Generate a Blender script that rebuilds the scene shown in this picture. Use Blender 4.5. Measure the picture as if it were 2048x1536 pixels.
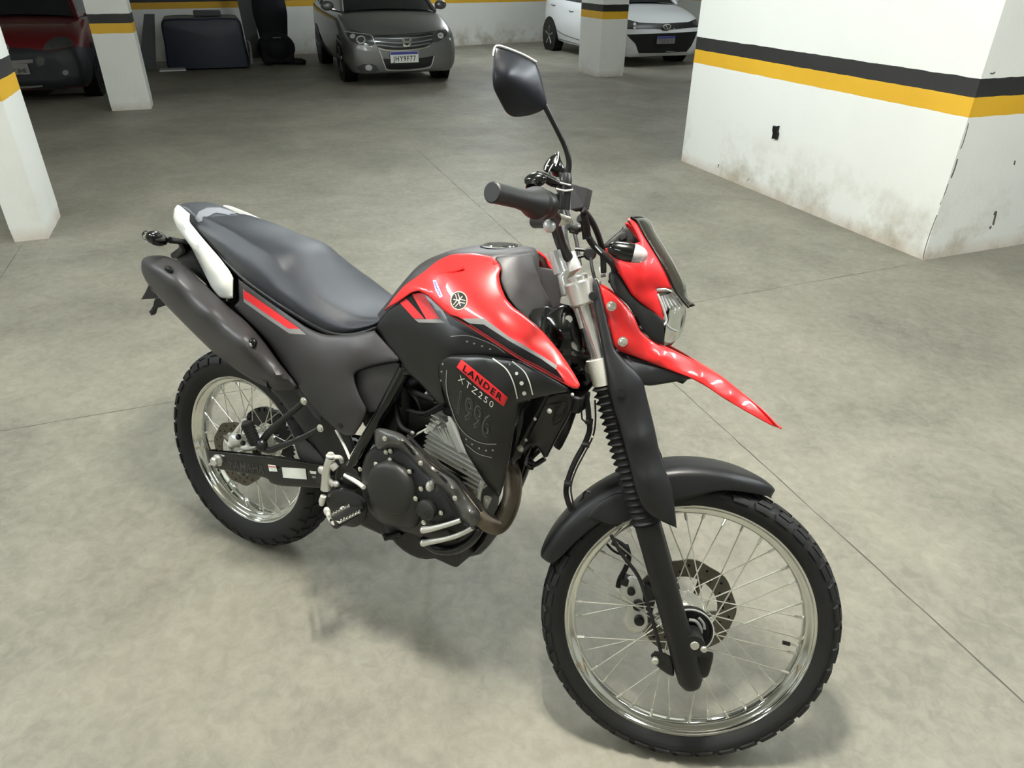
import bpy, bmesh, math, random
import numpy as np
from mathutils import Vector, Matrix
from mathutils.bvhtree import BVHTree
from mathutils.geometry import delaunay_2d_cdt

random.seed(4)
for o in list(bpy.data.objects): bpy.data.objects.remove(o)
scene = bpy.context.scene
COL = scene.collection
R = math.radians

# ------------------------------------------------------------------ camera
F = 1417.71                                   # focal length in pixels of the 2048 px wide frame
CAM = np.array([1.5924, -1.1093, 1.6197])
CM = np.array([[0.8682081983, 0.4961409639, 0.0076595258],      # right
               [-0.2581213005, 0.4384012421, 0.8609168050],     # up
               [-0.4237781478, 0.7494321150, -0.5086881033]])   # forward
cam = bpy.data.cameras.new('camera')
cam.sensor_fit = 'HORIZONTAL'; cam.sensor_width = 36.0; cam.lens = F / 2048 * 36.0
cam.clip_start = 0.05; cam.clip_end = 200
camo = bpy.data.objects.new('camera', cam); COL.objects.link(camo)
camo.matrix_world = Matrix(((CM[0][0], CM[1][0], -CM[2][0], CAM[0]), (CM[0][1], CM[1][1], -CM[2][1], CAM[1]),
                            (CM[0][2], CM[1][2], -CM[2][2], CAM[2]), (0, 0, 0, 1)))
scene.camera = camo

# ------------------------------------------------------------------ world, exposure
wd = bpy.data.worlds.new('world'); scene.world = wd; wd.use_nodes = True
wd.node_tree.nodes['Background'].inputs[0].default_value = (0.80, 0.85, 0.92, 1)
wd.node_tree.nodes['Background'].inputs[1].default_value = 0.25
vs = scene.view_settings
vs.view_transform = 'Standard'; vs.look = 'None'; vs.gamma = 1.0; vs.use_curve_mapping = False
vs.exposure = 0.0

# grid directions of the garage: D1 runs away from the camera, D2 to the right
PSI = 2.453174
D1 = np.array([math.cos(PSI), math.sin(PSI), 0.0]); D2 = np.array([math.sin(PSI), -math.cos(PSI), 0.0])
def G(u, v, z=0.0): return D1 * u + D2 * v + np.array([0, 0, z])
CEIL = 2.75
# ceiling lamps: (u, v, power, length factor)
TUBES = [(-0.84, 0.63, 120, .26), (-1.9, 2.6, 40), (0.9, 1.7, 34), (0.5, -2.3, 66), (3.6, 1.6, 84), (3.0, -3.2, 35), (7.0, 3.0, 36), (9.6, 8.4, 30), (12.6, 5.4, 85), (-2.9, -2.3, 30), (-1.4, 4.8, 66)]

# ------------------------------------------------------------------ materials
def lin(c):
    return tuple(((x / 255.0) / 12.92 if x / 255.0 <= 0.04045 else ((x / 255.0 + 0.055) / 1.055) ** 2.4) for x in c)
def mat(name, rgb, rough=0.5, metal=0.0, coat=0.0, bump=0.0, bscale=300.0, spec=0.5, trans=0.0, emit=None, var=0.0, vscale=6.0, alpha=1.0, ior=1.45):
    m = bpy.data.materials.new(name); m.use_nodes = True
    nt = m.node_tree; b = nt.nodes['Principled BSDF']
    c = lin(rgb) + (1,)
    b.inputs['Base Color'].default_value = c
    b.inputs['Roughness'].default_value = rough
    b.inputs['Metallic'].default_value = metal
    b.inputs['Coat Weight'].default_value = coat
    b.inputs['Coat Roughness'].default_value = 0.04
    b.inputs['Specular IOR Level'].default_value = spec
    b.inputs['Transmission Weight'].default_value = trans
    b.inputs['IOR'].default_value = ior
    b.inputs['Alpha'].default_value = alpha
    tc = nt.nodes.new('ShaderNodeTexCoord')
    if emit:
        b.inputs['Emission Color'].default_value = lin(rgb) + (1,); b.inputs['Emission Strength'].default_value = emit
    n = nt.nodes.new('ShaderNodeTexNoise'); n.inputs['Scale'].default_value = vscale; n.inputs['Detail'].default_value = 5
    nt.links.new(tc.outputs['Object'], n.inputs['Vector'])
    if var > 0:
        mx = nt.nodes.new('ShaderNodeMix'); mx.data_type = 'RGBA'
        mx.inputs['A'].default_value = tuple(x * (1 - var) for x in c[:3]) + (1,)
        mx.inputs['B'].default_value = tuple(min(1, x * (1 + var)) for x in c[:3]) + (1,)
        nt.links.new(n.outputs['Fac'], mx.inputs['Factor']); nt.links.new(mx.outputs['Result'], b.inputs['Base Color'])
    if bump > 0:
        n2 = nt.nodes.new('ShaderNodeTexNoise'); n2.inputs['Scale'].default_value = bscale; n2.inputs['Detail'].default_value = 3
        bp = nt.nodes.new('ShaderNodeBump'); bp.inputs['Strength'].default_value = bump; bp.inputs['Distance'].default_value = 0.002
        nt.links.new(tc.outputs['Object'], n2.inputs['Vector']); nt.links.new(n2.outputs['Fac'], bp.inputs['Height'])
        nt.links.new(bp.outputs['Normal'], b.inputs['Normal'])
    return m
M = {}
M['red'] = mat('red_gloss_paint', (228, 40, 40), 0.33, coat=0.5)
M['redm'] = mat('red_plastic', (192, 28, 30), 0.42, coat=0.15)
M['black'] = mat('black_plastic', (13, 13, 13), 0.45, bump=0.05)
M['matte'] = mat('charcoal_matte_plastic', (53, 52, 52), 0.45, bump=0.12, bscale=900)
M['fend'] = mat('black_fender_plastic', (23, 24, 25), 0.42, bump=0.06, bscale=700)
M['gloss'] = mat('black_gloss', (8, 9, 8), 0.16, coat=0.4)
M['satin'] = mat('black_satin_metal', (17, 18, 17), 0.34, metal=0.0, spec=0.6)
M['engine'] = mat('engine_black_paint', (20, 20, 19), 0.36, bump=0.15, bscale=500)
M['cover'] = mat('engine_cover_grey', (34, 34, 32), 0.45, bump=0.15, bscale=700)
M['rubber'] = mat('tyre_rubber', (15, 15, 14), 0.66, bump=0.12, bscale=250, var=0.25, vscale=14)
M['grip'] = mat('grip_rubber', (28, 29, 29), 0.52, bump=0.1, bscale=900)
M['seat'] = mat('seat_vinyl', (42, 45, 50), 0.38, bump=0.25, bscale=1400, var=0.08)
M['chrome'] = mat('chrome', (225, 226, 220), 0.08, metal=1.0)
M['alu'] = mat('bare_aluminium', (214, 214, 206), 0.28, metal=0.7, bump=0.1, bscale=400)
M['cast'] = mat('cast_aluminium', (226, 226, 216), 0.36, metal=0.35, bump=0.3, bscale=260)
M['silver'] = mat('silver_painted_metal', (205, 206, 204), 0.33, metal=0.35)
M['steel'] = mat('heated_steel', (108, 98, 84), 0.42, metal=0.75, var=0.35, vscale=22, bump=0.1)
M['tailg'] = mat('grey_tail_plastic', (62, 65, 70), .36, bump=.05)
M['tailp'] = mat('light_grey_tail_plate', (120, 124, 130), .36)
M['white'] = mat('white_gloss_plastic', (226, 228, 220), 0.4, coat=0.2)
M['bolt'] = mat('zinc_bolt', (220, 220, 208), 0.25, metal=0.85)
M['disc'] = mat('brake_disc_steel', (100, 96, 86), 0.33, metal=0.9, var=0.3, vscale=40)
M['clear'] = mat('clear_plastic', (245, 248, 246), 0.06, trans=1.0, ior=1.3)
M['lens'] = mat('indicator_lens_plastic', (226, 222, 220), 0.22, trans=0.45, ior=1.3)
M['smoke'] = mat('smoked_plastic', (178, 181, 177), 0.05, trans=1.0, ior=1.2)
M['stw'] = mat('sticker_white', (232, 236, 226), 0.4)
M['stg'] = mat('sticker_grey', (128, 128, 126), 0.4)
M['strd'] = mat('sticker_red', (214, 40, 44), 0.4)
M['stdr'] = mat('sticker_dark_red', (120, 26, 34), 0.3)
M['stline'] = mat('pale_line_print', (150, 150, 142), 0.4)
M['stdot'] = mat('pale_dot_print', (226, 226, 214), 0.4)
M['stdim'] = mat('dim_grey_print', (88, 88, 85), 0.5)
M['guard'] = mat('guard_dark_metal', (64, 64, 61), 0.30, spec=0.8)
M['stbk'] = mat('black_print', (8, 8, 8), 0.4, spec=0.3)
M['mirror'] = mat('mirror_shell_black', (14, 16, 22), 0.32)
M['tubechrome'] = mat('fork_chrome', (232, 233, 228), 0.16, metal=0.85)
M['stbl'] = mat('blue_print', (60, 66, 170), 0.4)
M['cream'] = mat('cream_print', (222, 206, 170), 0.4)
M['yam'] = mat('embossed_grey', (52, 50, 49), 0.5)

# ------------------------------------------------------------------ frames of reference
BR = np.array([[0.99998038, 0.0, 0.00626388], [-0.0012628, 0.97946778, 0.20159681], [-0.00613527, -0.20160077, 0.97944857]])
ST = np.array([[0.93514318, -0.35279114, -0.03233642], [0.35279114, 0.91902084, 0.17589517], [-0.03233642, -0.17589517, 0.98387766]])
P0 = np.array([1.496, 0.0, 0.0])              # where the steering axis meets the ground
FWX, FWZ, RWZ = 1.390, 0.338, 0.322
K = np.array([-math.sin(R(26.5)), 0, math.cos(R(26.5))]); KN = np.array([K[2], 0, -K[0]])
def ray(px, py): return CM.T @ np.array([(px - 1024) / F, -(py - 768) / F, 1.0])
CB = BR.T @ CAM
CS = ST.T @ (CB - P0) + P0
def W(px, py, z=0.0):
    d = ray(px, py); return CAM + d * ((z - CAM[2]) / d[2])
def P(px, py, y):
    d = BR.T @ ray(px, py); return CB + d * ((y - CB[1]) / d[1])
def q2b(p):
    return ST @ (np.asarray(p, float) - P0) + P0
def Qs(px, py, y):
    d = ST.T @ BR.T @ ray(px, py); return CS + d * ((y - CS[1]) / d[1])
def Q(px, py, y): return q2b(Qs(px, py, y))
def ident(p): return np.asarray(p, float)

# ------------------------------------------------------------------ object helpers
OFF = {}
def tag(o, label=None, cat=None, group=None, kind=None):
    if label: o['label'] = label
    if cat: o['category'] = cat
    if group: o['group'] = group
    if kind: o['kind'] = kind
    return o
def empty(name, mw=None, label=None, cat=None, group=None):
    o = bpy.data.objects.new(name, None); COL.objects.link(o); o.empty_display_size = 0.1
    if mw is not None: o.matrix_world = mw
    OFF[o.name] = np.zeros(3)
    return tag(o, label, cat, group)
def mk(name, verts, faces, m, parent=None, smooth=True, bevel=0.0, solid=0.0, sub=0, recalc=True, ang=38, fix=None, off=-1.0):
    verts = np.array([tuple(v) for v in verts], float)
    c = (verts.max(0) + verts.min(0)) / 2
    me = bpy.data.meshes.new(name)
    me.from_pydata([tuple(v) for v in (verts - c)], [], [tuple(int(i) for i in f) for f in faces])
    bm = bmesh.new(); bm.from_mesh(me)
    bmesh.ops.remove_doubles(bm, verts=bm.verts, dist=1e-6)
    if recalc: bmesh.ops.recalc_face_normals(bm, faces=bm.faces)
    if fix is not None:                       # make open sheets face a given point
        f = np.array(fix) - c; s = 0.0
        for fc in bm.faces: s += fc.normal.dot(Vector(f) - fc.calc_center_median()) * fc.calc_area()
        if s < 0: bmesh.ops.reverse_faces(bm, faces=bm.faces)
    bm.to_mesh(me); bm.free()
    if smooth:
        me.shade_smooth(); me.set_sharp_from_angle(angle=R(ang))
    o = bpy.data.objects.new(name, me); COL.objects.link(o)
    me.materials.append(m)
    if solid:
        md = o.modifiers.new('solid', 'SOLIDIFY'); md.thickness = solid; md.offset = off
    if bevel:
        md = o.modifiers.new('bevel', 'BEVEL'); md.width = bevel; md.segments = 2; md.limit_method = 'ANGLE'; md.angle_limit = R(40)
    if sub:
        md = o.modifiers.new('sub', 'SUBSURF'); md.levels = sub; md.render_levels = sub
    if parent is not None:
        o.parent = parent; o.location = c - OFF[parent.name]
    else: o.location = c
    OFF[o.name] = c
    return o

class Buf:
    """collects shapes that become one mesh"""
    def __init__(s, T=ident): s.v = []; s.f = []; s.T = T
    def add(s, V, Fc):
        n = len(s.v); s.v += [s.T(x) for x in V]; s.f += [tuple(i + n for i in f) for f in Fc]; return s
    def build(s, name, m, parent=None, **k): return mk(name, s.v, s.f, m, parent, **k)
    def box(s, c, d, rot=None):
        c = np.array(c, float); V = []
        for x in (-.5, .5):
            for y in (-.5, .5):
                for z in (-.5, .5):
                    p = np.array([x * d[0], y * d[1], z * d[2]])
                    if rot is not None: p = rot @ p
                    V.append(c + p)
        return s.add(V, [(0, 1, 3, 2), (4, 6, 7, 5), (0, 4, 5, 1), (2, 3, 7, 6), (0, 2, 6, 4), (1, 5, 7, 3)])
    def tube(s, pts, r, n=10, caps=True, smooth_path=0):
        pts = [np.array(p, float) for p in pts]
        rr = list(r) if hasattr(r, '__len__') else [r] * len(pts)
        if smooth_path:
            pts, rr = cr(pts, smooth_path), list(np.interp(np.linspace(0, len(rr) - 1, (len(rr) - 1) * smooth_path + 1), range(len(rr)), rr))
        N = len(pts); tn = []
        for i in range(N):
            t = pts[min(i + 1, N - 1)] - pts[max(i - 1, 0)]; L = np.linalg.norm(t); tn.append(t / L if L > 1e-9 else np.array([0, 0, 1.]))
        a = np.cross(tn[0], [0.13, 0.27, 0.95]); a /= np.linalg.norm(a)
        V = []; Fc = []
        for i in range(N):
            a = a - tn[i] * a.dot(tn[i]); a /= np.linalg.norm(a); b = np.cross(tn[i], a)
            for k in range(n):
                t = 2 * math.pi * k / n; V.append(pts[i] + (a * math.cos(t) + b * math.sin(t)) * rr[i])
        for i in range(N - 1):
            for k in range(n):
                k2 = (k + 1) % n; Fc.append((i * n + k, i * n + k2, (i + 1) * n + k2, (i + 1) * n + k))
        if caps: Fc.append(tuple(range(n - 1, -1, -1))); Fc.append(tuple((N - 1) * n + k for k in range(n)))
        return s.add(V, Fc)
    def lathe(s, o, ax, prof, n=24, cap=True):
        """prof: (distance along ax, radius)"""
        o = np.array(o, float); ax = np.array(ax, float); ax /= np.linalg.norm(ax)
        a = np.cross(ax, [0.13, 0.27, 0.95]); a /= np.linalg.norm(a); b = np.cross(ax, a)
        V = []; Fc = []
        for t, r in prof:
            for k in range(n):
                th = 2 * math.pi * k / n; V.append(o + ax * t + (a * math.cos(th) + b * math.sin(th)) * max(r, 1e-5))
        m = len(prof)
        for i in range(m - 1):
            for k in range(n):
                k2 = (k + 1) % n; Fc.append((i * n + k, i * n + k2, (i + 1) * n + k2, (i + 1) * n + k))
        if cap and prof[0][1] > 1e-4: Fc.append(tuple(range(n - 1, -1, -1)))
        if cap and prof[-1][1] > 1e-4: Fc.append(tuple((m - 1) * n + k for k in range(n)))
        return s.add(V, Fc)
    def ell(s, c, A, n=16, m=10):
        """ellipsoid; A = 3 axis vectors as rows (with length)"""
        c = np.array(c, float); A = np.array(A, float); V = []; Fc = []
        for i in range(m + 1):
            ph = math.pi * i / m
            for k in range(n):
                th = 2 * math.pi * k / n
                V.append(c + A[0] * math.sin(ph) * math.cos(th) + A[1] * math.sin(ph) * math.sin(th) + A[2] * math.cos(ph))
        for i in range(m):
            for k in range(n):
                k2 = (k + 1) % n; Fc.append((i * n + k, i * n + k2, (i + 1) * n + k2, (i + 1) * n + k))
        return s.add(V, Fc)
    def prism(s, poly, vec):
        poly = [np.array(p, float) for p in poly]; vec = np.array(vec, float); n = len(poly)
        V = poly + [p + vec for p in poly]
        Fc = [tuple(range(n)), tuple(range(2 * n - 1, n - 1, -1))] + [(i, (i + 1) % n, n + (i + 1) % n, n + i) for i in range(n)]
        return s.add(V, Fc)
    def grid(s, rows, close=False):
        n = len(rows[0]); V = [p for r in rows for p in r]; Fc = []
        for i in range(len(rows) - (0 if close else 1)):
            i2 = (i + 1) % len(rows)
            for k in range(n - 1): Fc.append((i * n + k, i * n + k + 1, i2 * n + k + 1, i2 * n + k))
        return s.add(V, Fc)

def cr(pts, k):
    """Catmull-Rom through the points, k steps per span"""
    pts = [np.array(p, float) for p in pts]; N = len(pts); out = []
    for i in range(N - 1):
        a = pts[i - 1] if i else 2 * pts[0] - pts[1]; b, c = pts[i], pts[i + 1]; d = pts[i + 2] if i + 2 < N else 2 * pts[-1] - pts[-2]
        for j in range(k):
            t = j / k
            out.append(0.5 * ((2 * b) + (c - a) * t + (2 * a - 5 * b + 4 * c - d) * t * t + (3 * b - a - 3 * c + d) * t ** 3))
    out.append(pts[-1]); return out
def surf(rows, ku=4, kv=4):
    """rows of control points -> dense rows"""
    a = [cr(r, kv) for r in rows]
    cols = [cr([a[i][j] for i in range(len(a))], ku) for j in range(len(a[0]))]
    return [[cols[j][i] for j in range(len(cols))] for i in range(len(cols[0]))]

def chaikin(poly, it=2, q=0.2):
    pts = [(np.array(p[:3], float), len(p) > 3) for p in poly]
    for _ in range(it):
        out = []
        n = len(pts)
        for i in range(n):
            a, sa = pts[i]; b, sb = pts[(i + 1) % n]
            if sa: out.append((a, True)); out.append((a + (b - a) * q, False)) if not sb else None
            else: out.append((a + (b - a) * q, False))
            if not sb: out.append((a + (b - a) * (1 - q), False))
        pts = out
    return [p for p, s in pts]
def densify(poly, step):
    out = []
    for i in range(len(poly)):
        a = poly[i]; b = poly[(i + 1) % len(poly)]; L = np.hypot(*(b - a)[:2]); k = max(1, int(math.ceil(L / step)))
        for j in range(k): out.append(a + (b - a) * j / k)
    return out
def tri2d(poly, step, rings=()):
    """constrained triangulation of a 2-D polygon with interior points"""
    P2 = [np.array(p[:2], float) for p in poly]; n = len(P2)
    xs = np.array([p[0] for p in P2]); ys = np.array([p[1] for p in P2])
    A = np.array(P2); Bq = np.roll(A, -1, 0)
    def dist(q):
        ab = Bq - A; t = np.clip(((q - A) * ab).sum(1) / np.maximum((ab ** 2).sum(1), 1e-12), 0, 1)
        return np.linalg.norm(A + ab * t[:, None] - q, axis=1).min()
    def inside(q):
        c = False
        x1, y1, x2, y2 = A[:, 0], A[:, 1], Bq[:, 0], Bq[:, 1]
        cond = (y1 > q[1]) != (y2 > q[1])
        with np.errstate(divide='ignore', invalid='ignore'):
            xi = (x2 - x1) * (q[1] - y1) / (y2 - y1) + x1
        return (np.sum(cond & (q[0] < xi)) % 2) == 1
    ins = []
    sgn = 1.0 if np.sum(A[:, 0] * Bq[:, 1] - Bq[:, 0] * A[:, 1]) > 0 else -1.0
    for rd in rings:
        last = None
        for i in range(n):
            t = A[(i + 1) % n] - A[i - 1]; t = t / (np.linalg.norm(t) + 1e-9); q = A[i] + np.array([-t[1], t[0]]) * sgn * rd
            if inside(q) and dist(q) > rd * 0.9 and (last is None or np.linalg.norm(q - last) > rd * .25): ins.append(q); last = q
    gap = (max(rings) + step * .4) if rings else step * .45
    y = ys.min() + step * 0.5; r = 0
    while y < ys.max():
        x = xs.min() + (0.5 if r % 2 else 0.0) * step
        while x < xs.max():
            q = np.array([x, y])
            if inside(q) and dist(q) > gap: ins.append(q)
            x += step
        y += step * 0.87; r += 1
    allp = [Vector(p) for p in P2] + [Vector(p) for p in ins]
    v, e, f, ov, oe, of = delaunay_2d_cdt(allp, [], [list(range(n))], 1, 1e-5)
    v = [np.array(x) for x in v]
    f2 = []
    for t in f:
        c = sum(v[i] for i in t) / len(t)
        if inside(c): f2.append(t)
    return v, f2, dist
def tps(ctrl, lam=1e-3):
    X = np.array([c[:2] for c in ctrl], float); z = np.array([c[2] for c in ctrl], float)
    mu = X.mean(0); sc = X.std() + 1e-9; Xn = (X - mu) / sc; n = len(X)
    def U(r2): return np.where(r2 > 1e-12, r2 * np.log(np.maximum(r2, 1e-12)), 0.0)
    Km = U(((Xn[:, None] - Xn[None]) ** 2).sum(2)) + lam * np.eye(n)
    Pm = np.c_[np.ones(n), Xn]; Lm = np.block([[Km, Pm], [Pm.T, np.zeros((3, 3))]])
    w = np.linalg.lstsq(Lm, np.r_[z, 0, 0, 0], rcond=None)[0]
    def f(x, y):
        q = (np.array([x, y]) - mu) / sc
        return float(U(((Xn - q) ** 2).sum(1)) @ w[:n] + w[n] + w[n + 1] * q[0] + w[n + 2] * q[1])
    return f
def panel(name, outline, m, parent, ctrl=(), T=P, edge=6, lip=0.006, thick=0.004, step=10, mirror=False, it=2, q=0.2, lam=5e-3, dens=None):
    """a moulded panel: outline (x, y in the photo's pixels, lateral distance in metres), rolled edges, real thickness"""
    ol = densify(chaikin(outline, it, q), dens or step)
    f = tps([tuple(p) for p in ol[::max(1, len(ol) // 60)]] + [tuple(c) for c in ctrl], lam)
    v, fc, dist = tri2d(ol, step, (edge * .12, edge * .42, edge))
    V = []
    for p in v:
        d = dist(p); y = f(p[0], p[1])
        t = 1 - min(d / edge, 1.0)
        y += lip * (1 - math.sqrt(max(0, 1 - t * t)))
        V.append(T(p[0], p[1], y))
    o = mk(name, V, fc, m, parent, solid=thick, fix=CB, recalc=True)
    if mirror:
        if T is P: V2 = [v * np.array([1, -1, 1]) for v in V]
        else: V2 = [q2b((ST.T @ (v - P0) + P0) * np.array([1, -1, 1])) for v in V]
        o2 = mk(name, V2, fc, m, parent, solid=thick, fix=CB * np.array([1, -1, 1]) + np.array([0, 2.0, 0]), recalc=True)
    return o
def bvh_of(o):
    c = OFF[o.name]
    return BVHTree.FromPolygons([tuple(np.array(v.co) + c) for v in o.data.vertices], [tuple(p.vertices) for p in o.data.polygons])
INV = BR.T
def hit(bv, px, py, org=None, inv=None):
    org = CB if org is None else org; inv = INV if inv is None else inv
    d = Vector(inv @ ray(px, py)).normalized()
    loc, nr, i, ds = bv.ray_cast(Vector(org), d)
    if loc is None: return None
    if nr.dot(d) > 0: nr = -nr
    return np.array(loc), np.array(nr)
def proj_faces(name, v2, fc, target, m, parent, lift=0.0006, org=None, inv=None, thick=0.0):
    bv = target if isinstance(target, BVHTree) else bvh_of(target)
    V = [None] * len(v2); ok = [False] * len(v2); last = None
    for i, p in enumerate(v2):
        h = hit(bv, p[0], p[1], org, inv)
        if h is not None: V[i] = h[0] + h[1] * lift; ok[i] = True
        else: V[i] = np.zeros(3)
    f2 = [f for f in fc if all(ok[k] for k in f)]
    if not f2: print('decal missed', name); return None
    used = sorted(set(k for f in f2 for k in f)); ix = {k: j for j, k in enumerate(used)}
    return mk(name, [V[k] for k in used], [tuple(ix[k] for k in f) for f in f2], m, parent, recalc=True, fix=(CB if org is None else org), solid=thick, off=1.0 if thick else -1)
def decal(name, poly, target, m, parent, step=5, lift=0.0006, it=0, org=None, inv=None, thick=0.0):
    pl = [np.array(tuple(p[:2]) + (0,), float) for p in poly]
    if it: pl = chaikin([tuple(p) for p in pl], it)
    step = min(step, 5)
    pl = densify(pl, step)
    v, fc, d = tri2d(pl, step)
    return proj_faces(name, v, fc, target, m, parent, lift, org, inv, thick)
def stroke(pts, w, k=6):
    """polyline in pixels -> ribbon polygons (verts, faces)"""
    p = cr([np.array(q, float) for q in pts], k) if len(pts) > 2 else [np.array(q, float) for q in pts]
    V = []; Fc = []
    for i in range(len(p)):
        t = p[min(i + 1, len(p) - 1)] - p[max(i - 1, 0)]; t = t / (np.linalg.norm(t) + 1e-9); nn = np.array([-t[1], t[0]]) * w / 2
        V += [p[i] - nn, p[i] + nn]
    for i in range(len(p) - 1): Fc.append((2 * i, 2 * i + 1, 2 * i + 3, 2 * i + 2))
    return V, Fc
def disc2(c, rx, ry, n=18):
    return [(c[0] + rx * math.cos(2 * math.pi * k / n), c[1] + ry * math.sin(2 * math.pi * k / n)) for k in range(n)]
def many(name, shapes, target, m, parent, lift=0.0006, org=None, inv=None):
    V = []; Fc = []
    for v, f in shapes:
        n = len(V); V += list(v); Fc += [tuple(k + n for k in q) for q in f]
    return proj_faces(name, V, Fc, target, m, parent, lift, org, inv)
def poly_shape(pts): return [np.array(p, float) for p in pts], [tuple(range(len(pts)))]
def text2d(s, org, xv, yv, offset=0.0, spacing=1.0, res=3):
    """glyph triangles laid out in pixel space; one unit of xv/yv = the cap height"""
    cu = bpy.data.curves.new('t', 'FONT'); cu.body = s; cu.size = 1.0; cu.offset = offset; cu.space_character = spacing; cu.resolution_u = res
    ob = bpy.data.objects.new('t', cu); COL.objects.link(ob)
    dg = bpy.context.evaluated_depsgraph_get(); me = bpy.data.meshes.new_from_object(ob.evaluated_get(dg))
    V = [np.array(org, float) + np.array(xv, float) * v.co.x / 0.7 + np.array(yv, float) * v.co.y / 0.7 for v in me.vertices]
    Fc = [tuple(p.vertices) for p in me.polygons]
    w = max((v.co.x for v in me.vertices), default=0) / 0.7
    bpy.data.objects.remove(ob); bpy.data.curves.remove(cu); bpy.data.meshes.remove(me)
    return V, Fc, w
def text_between(s, a, b, yv, offset=0.0, spacing=1.0):
    """text whose baseline runs from a to b"""
    a = np.array(a, float); b = np.array(b, float)
    _, _, w = text2d(s, (0, 0), (1, 0), (0, 1), offset, spacing)
    v, f, _ = text2d(s, a, (b - a) / w, yv, offset, spacing)
    return v, f

# ------------------------------------------------------------------ the garage
BAND = (0.874, 0.983, 1.084)
def wall_mat(name, dirt=0.0, tone=(238, 240, 232)):
    m = bpy.data.materials.new(name); m.use_nodes = True; nt = m.node_tree; L = nt.links; N = nt.nodes.new
    b = nt.nodes['Principled BSDF']; b.inputs['Roughness'].default_value = 0.55
    geo = N('ShaderNodeNewGeometry'); sep = N('ShaderNodeSeparateXYZ'); L.new(geo.outputs['Position'], sep.inputs[0])
    nz = N('ShaderNodeTexNoise'); nz.inputs['Scale'].default_value = 9; nz.inputs['Detail'].default_value = 6; L.new(geo.outputs['Position'], nz.inputs['Vector'])
    w = N('ShaderNodeMath'); w.operation = 'MULTIPLY_ADD'; w.inputs[1].default_value = 0.012; L.new(nz.outputs['Fac'], w.inputs[0]); L.new(sep.outputs['Z'], w.inputs[2])
    def gt(t):
        k = N('ShaderNodeMath'); k.operation = 'GREATER_THAN'; k.inputs[1].default_value = t + 0.006; L.new(w.outputs[0], k.inputs[0]); return k
    def mix(fac, a, bb):
        k = N('ShaderNodeMix'); k.data_type = 'RGBA'
        for s_, val in (('A', a), ('B', bb)):
            if isinstance(val, tuple): k.inputs[s_].default_value = lin(val) + (1,)
            else: L.new(val, k.inputs[s_])
        L.new(fac, k.inputs['Factor']); return k.outputs['Result']
    # white paint with faint patches
    n1 = N('ShaderNodeTexNoise'); n1.inputs['Scale'].default_value = 1.7; n1.inputs['Detail'].default_value = 4; L.new(geo.outputs['Position'], n1.inputs['Vector'])
    white = mix(n1.outputs['Fac'], tuple(x - 8 for x in tone), tone)
    # grime near the floor
    n2 = N('ShaderNodeTexNoise'); n2.inputs['Scale'].default_value = 2.6; n2.inputs['Detail'].default_value = 7; n2.inputs['Roughness'].default_value = 0.65; L.new(geo.outputs['Position'], n2.inputs['Vector'])
    mr = N('ShaderNodeMapRange'); mr.inputs['From Min'].default_value = 0.5; mr.inputs['From Max'].default_value = 0.0; L.new(sep.outputs['Z'], mr.inputs['Value'])
    r2 = N('ShaderNodeMapRange'); r2.inputs['From Min'].default_value = 0.47; r2.inputs['From Max'].default_value = 0.72; L.new(n2.outputs['Fac'], r2.inputs['Value'])
    mm = N('ShaderNodeMath'); mm.operation = 'MULTIPLY'; L.new(mr.outputs[0], mm.inputs[0]); L.new(r2.outputs[0], mm.inputs[1])
    m2 = N('ShaderNodeMath'); m2.operation = 'MULTIPLY'; m2.inputs[1].default_value = dirt; L.new(mm.outputs[0], m2.inputs[0])
    white = mix(m2.outputs[0], white, (146, 134, 100))
    # scuffed foot of the wall
    mr3 = N('ShaderNodeMapRange'); mr3.inputs['From Min'].default_value = 0.10; mr3.inputs['From Max'].default_value = 0.0; L.new(sep.outputs['Z'], mr3.inputs['Value'])
    n3 = N('ShaderNodeTexNoise'); n3.inputs['Scale'].default_value = 7; n3.inputs['Detail'].default_value = 8; L.new(geo.outputs['Position'], n3.inputs['Vector'])
    m3 = N('ShaderNodeMath'); m3.operation = 'MULTIPLY'; L.new(mr3.outputs[0], m3.inputs[0]); L.new(n3.outputs['Fac'], m3.inputs[1])
    white = mix(m3.outputs[0], white, (186, 164, 140))
    yel = mix(n1.outputs['Fac'], (206, 158, 34), (232, 184, 48))
    c1 = mix(gt(BAND[0]).outputs[0], white, yel)
    c2 = mix(gt(BAND[1]).outputs[0], c1, (36, 36, 34))
    c3 = mix(gt(BAND[2]).outputs[0], c2, white)
    L.new(c3, b.inputs['Base Color'])
    n4 = N('ShaderNodeTexNoise'); n4.inputs['Scale'].default_value = 40; n4.inputs['Detail'].default_value = 6; L.new(geo.outputs['Position'], n4.inputs['Vector'])
    n5 = N('ShaderNodeTexNoise'); n5.inputs['Scale'].default_value = 3; n5.inputs['Detail'].default_value = 2; L.new(geo.outputs['Position'], n5.inputs['Vector'])
    ad = N('ShaderNodeMath'); ad.operation = 'MULTIPLY_ADD'; ad.inputs[1].default_value = 4.0; L.new(n5.outputs['Fac'], ad.inputs[0]); L.new(n4.outputs['Fac'], ad.inputs[2])
    bp = N('ShaderNodeBump'); bp.inputs['Strength'].default_value = 0.35; bp.inputs['Distance'].default_value = 0.006; L.new(ad.outputs[0], bp.inputs['Height']); L.new(bp.outputs['Normal'], b.inputs['Normal'])
    return m
M['wall'] = wall_mat('painted_wall', 0.95)
M['pillar'] = wall_mat('painted_pillar', 0.25)

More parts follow.
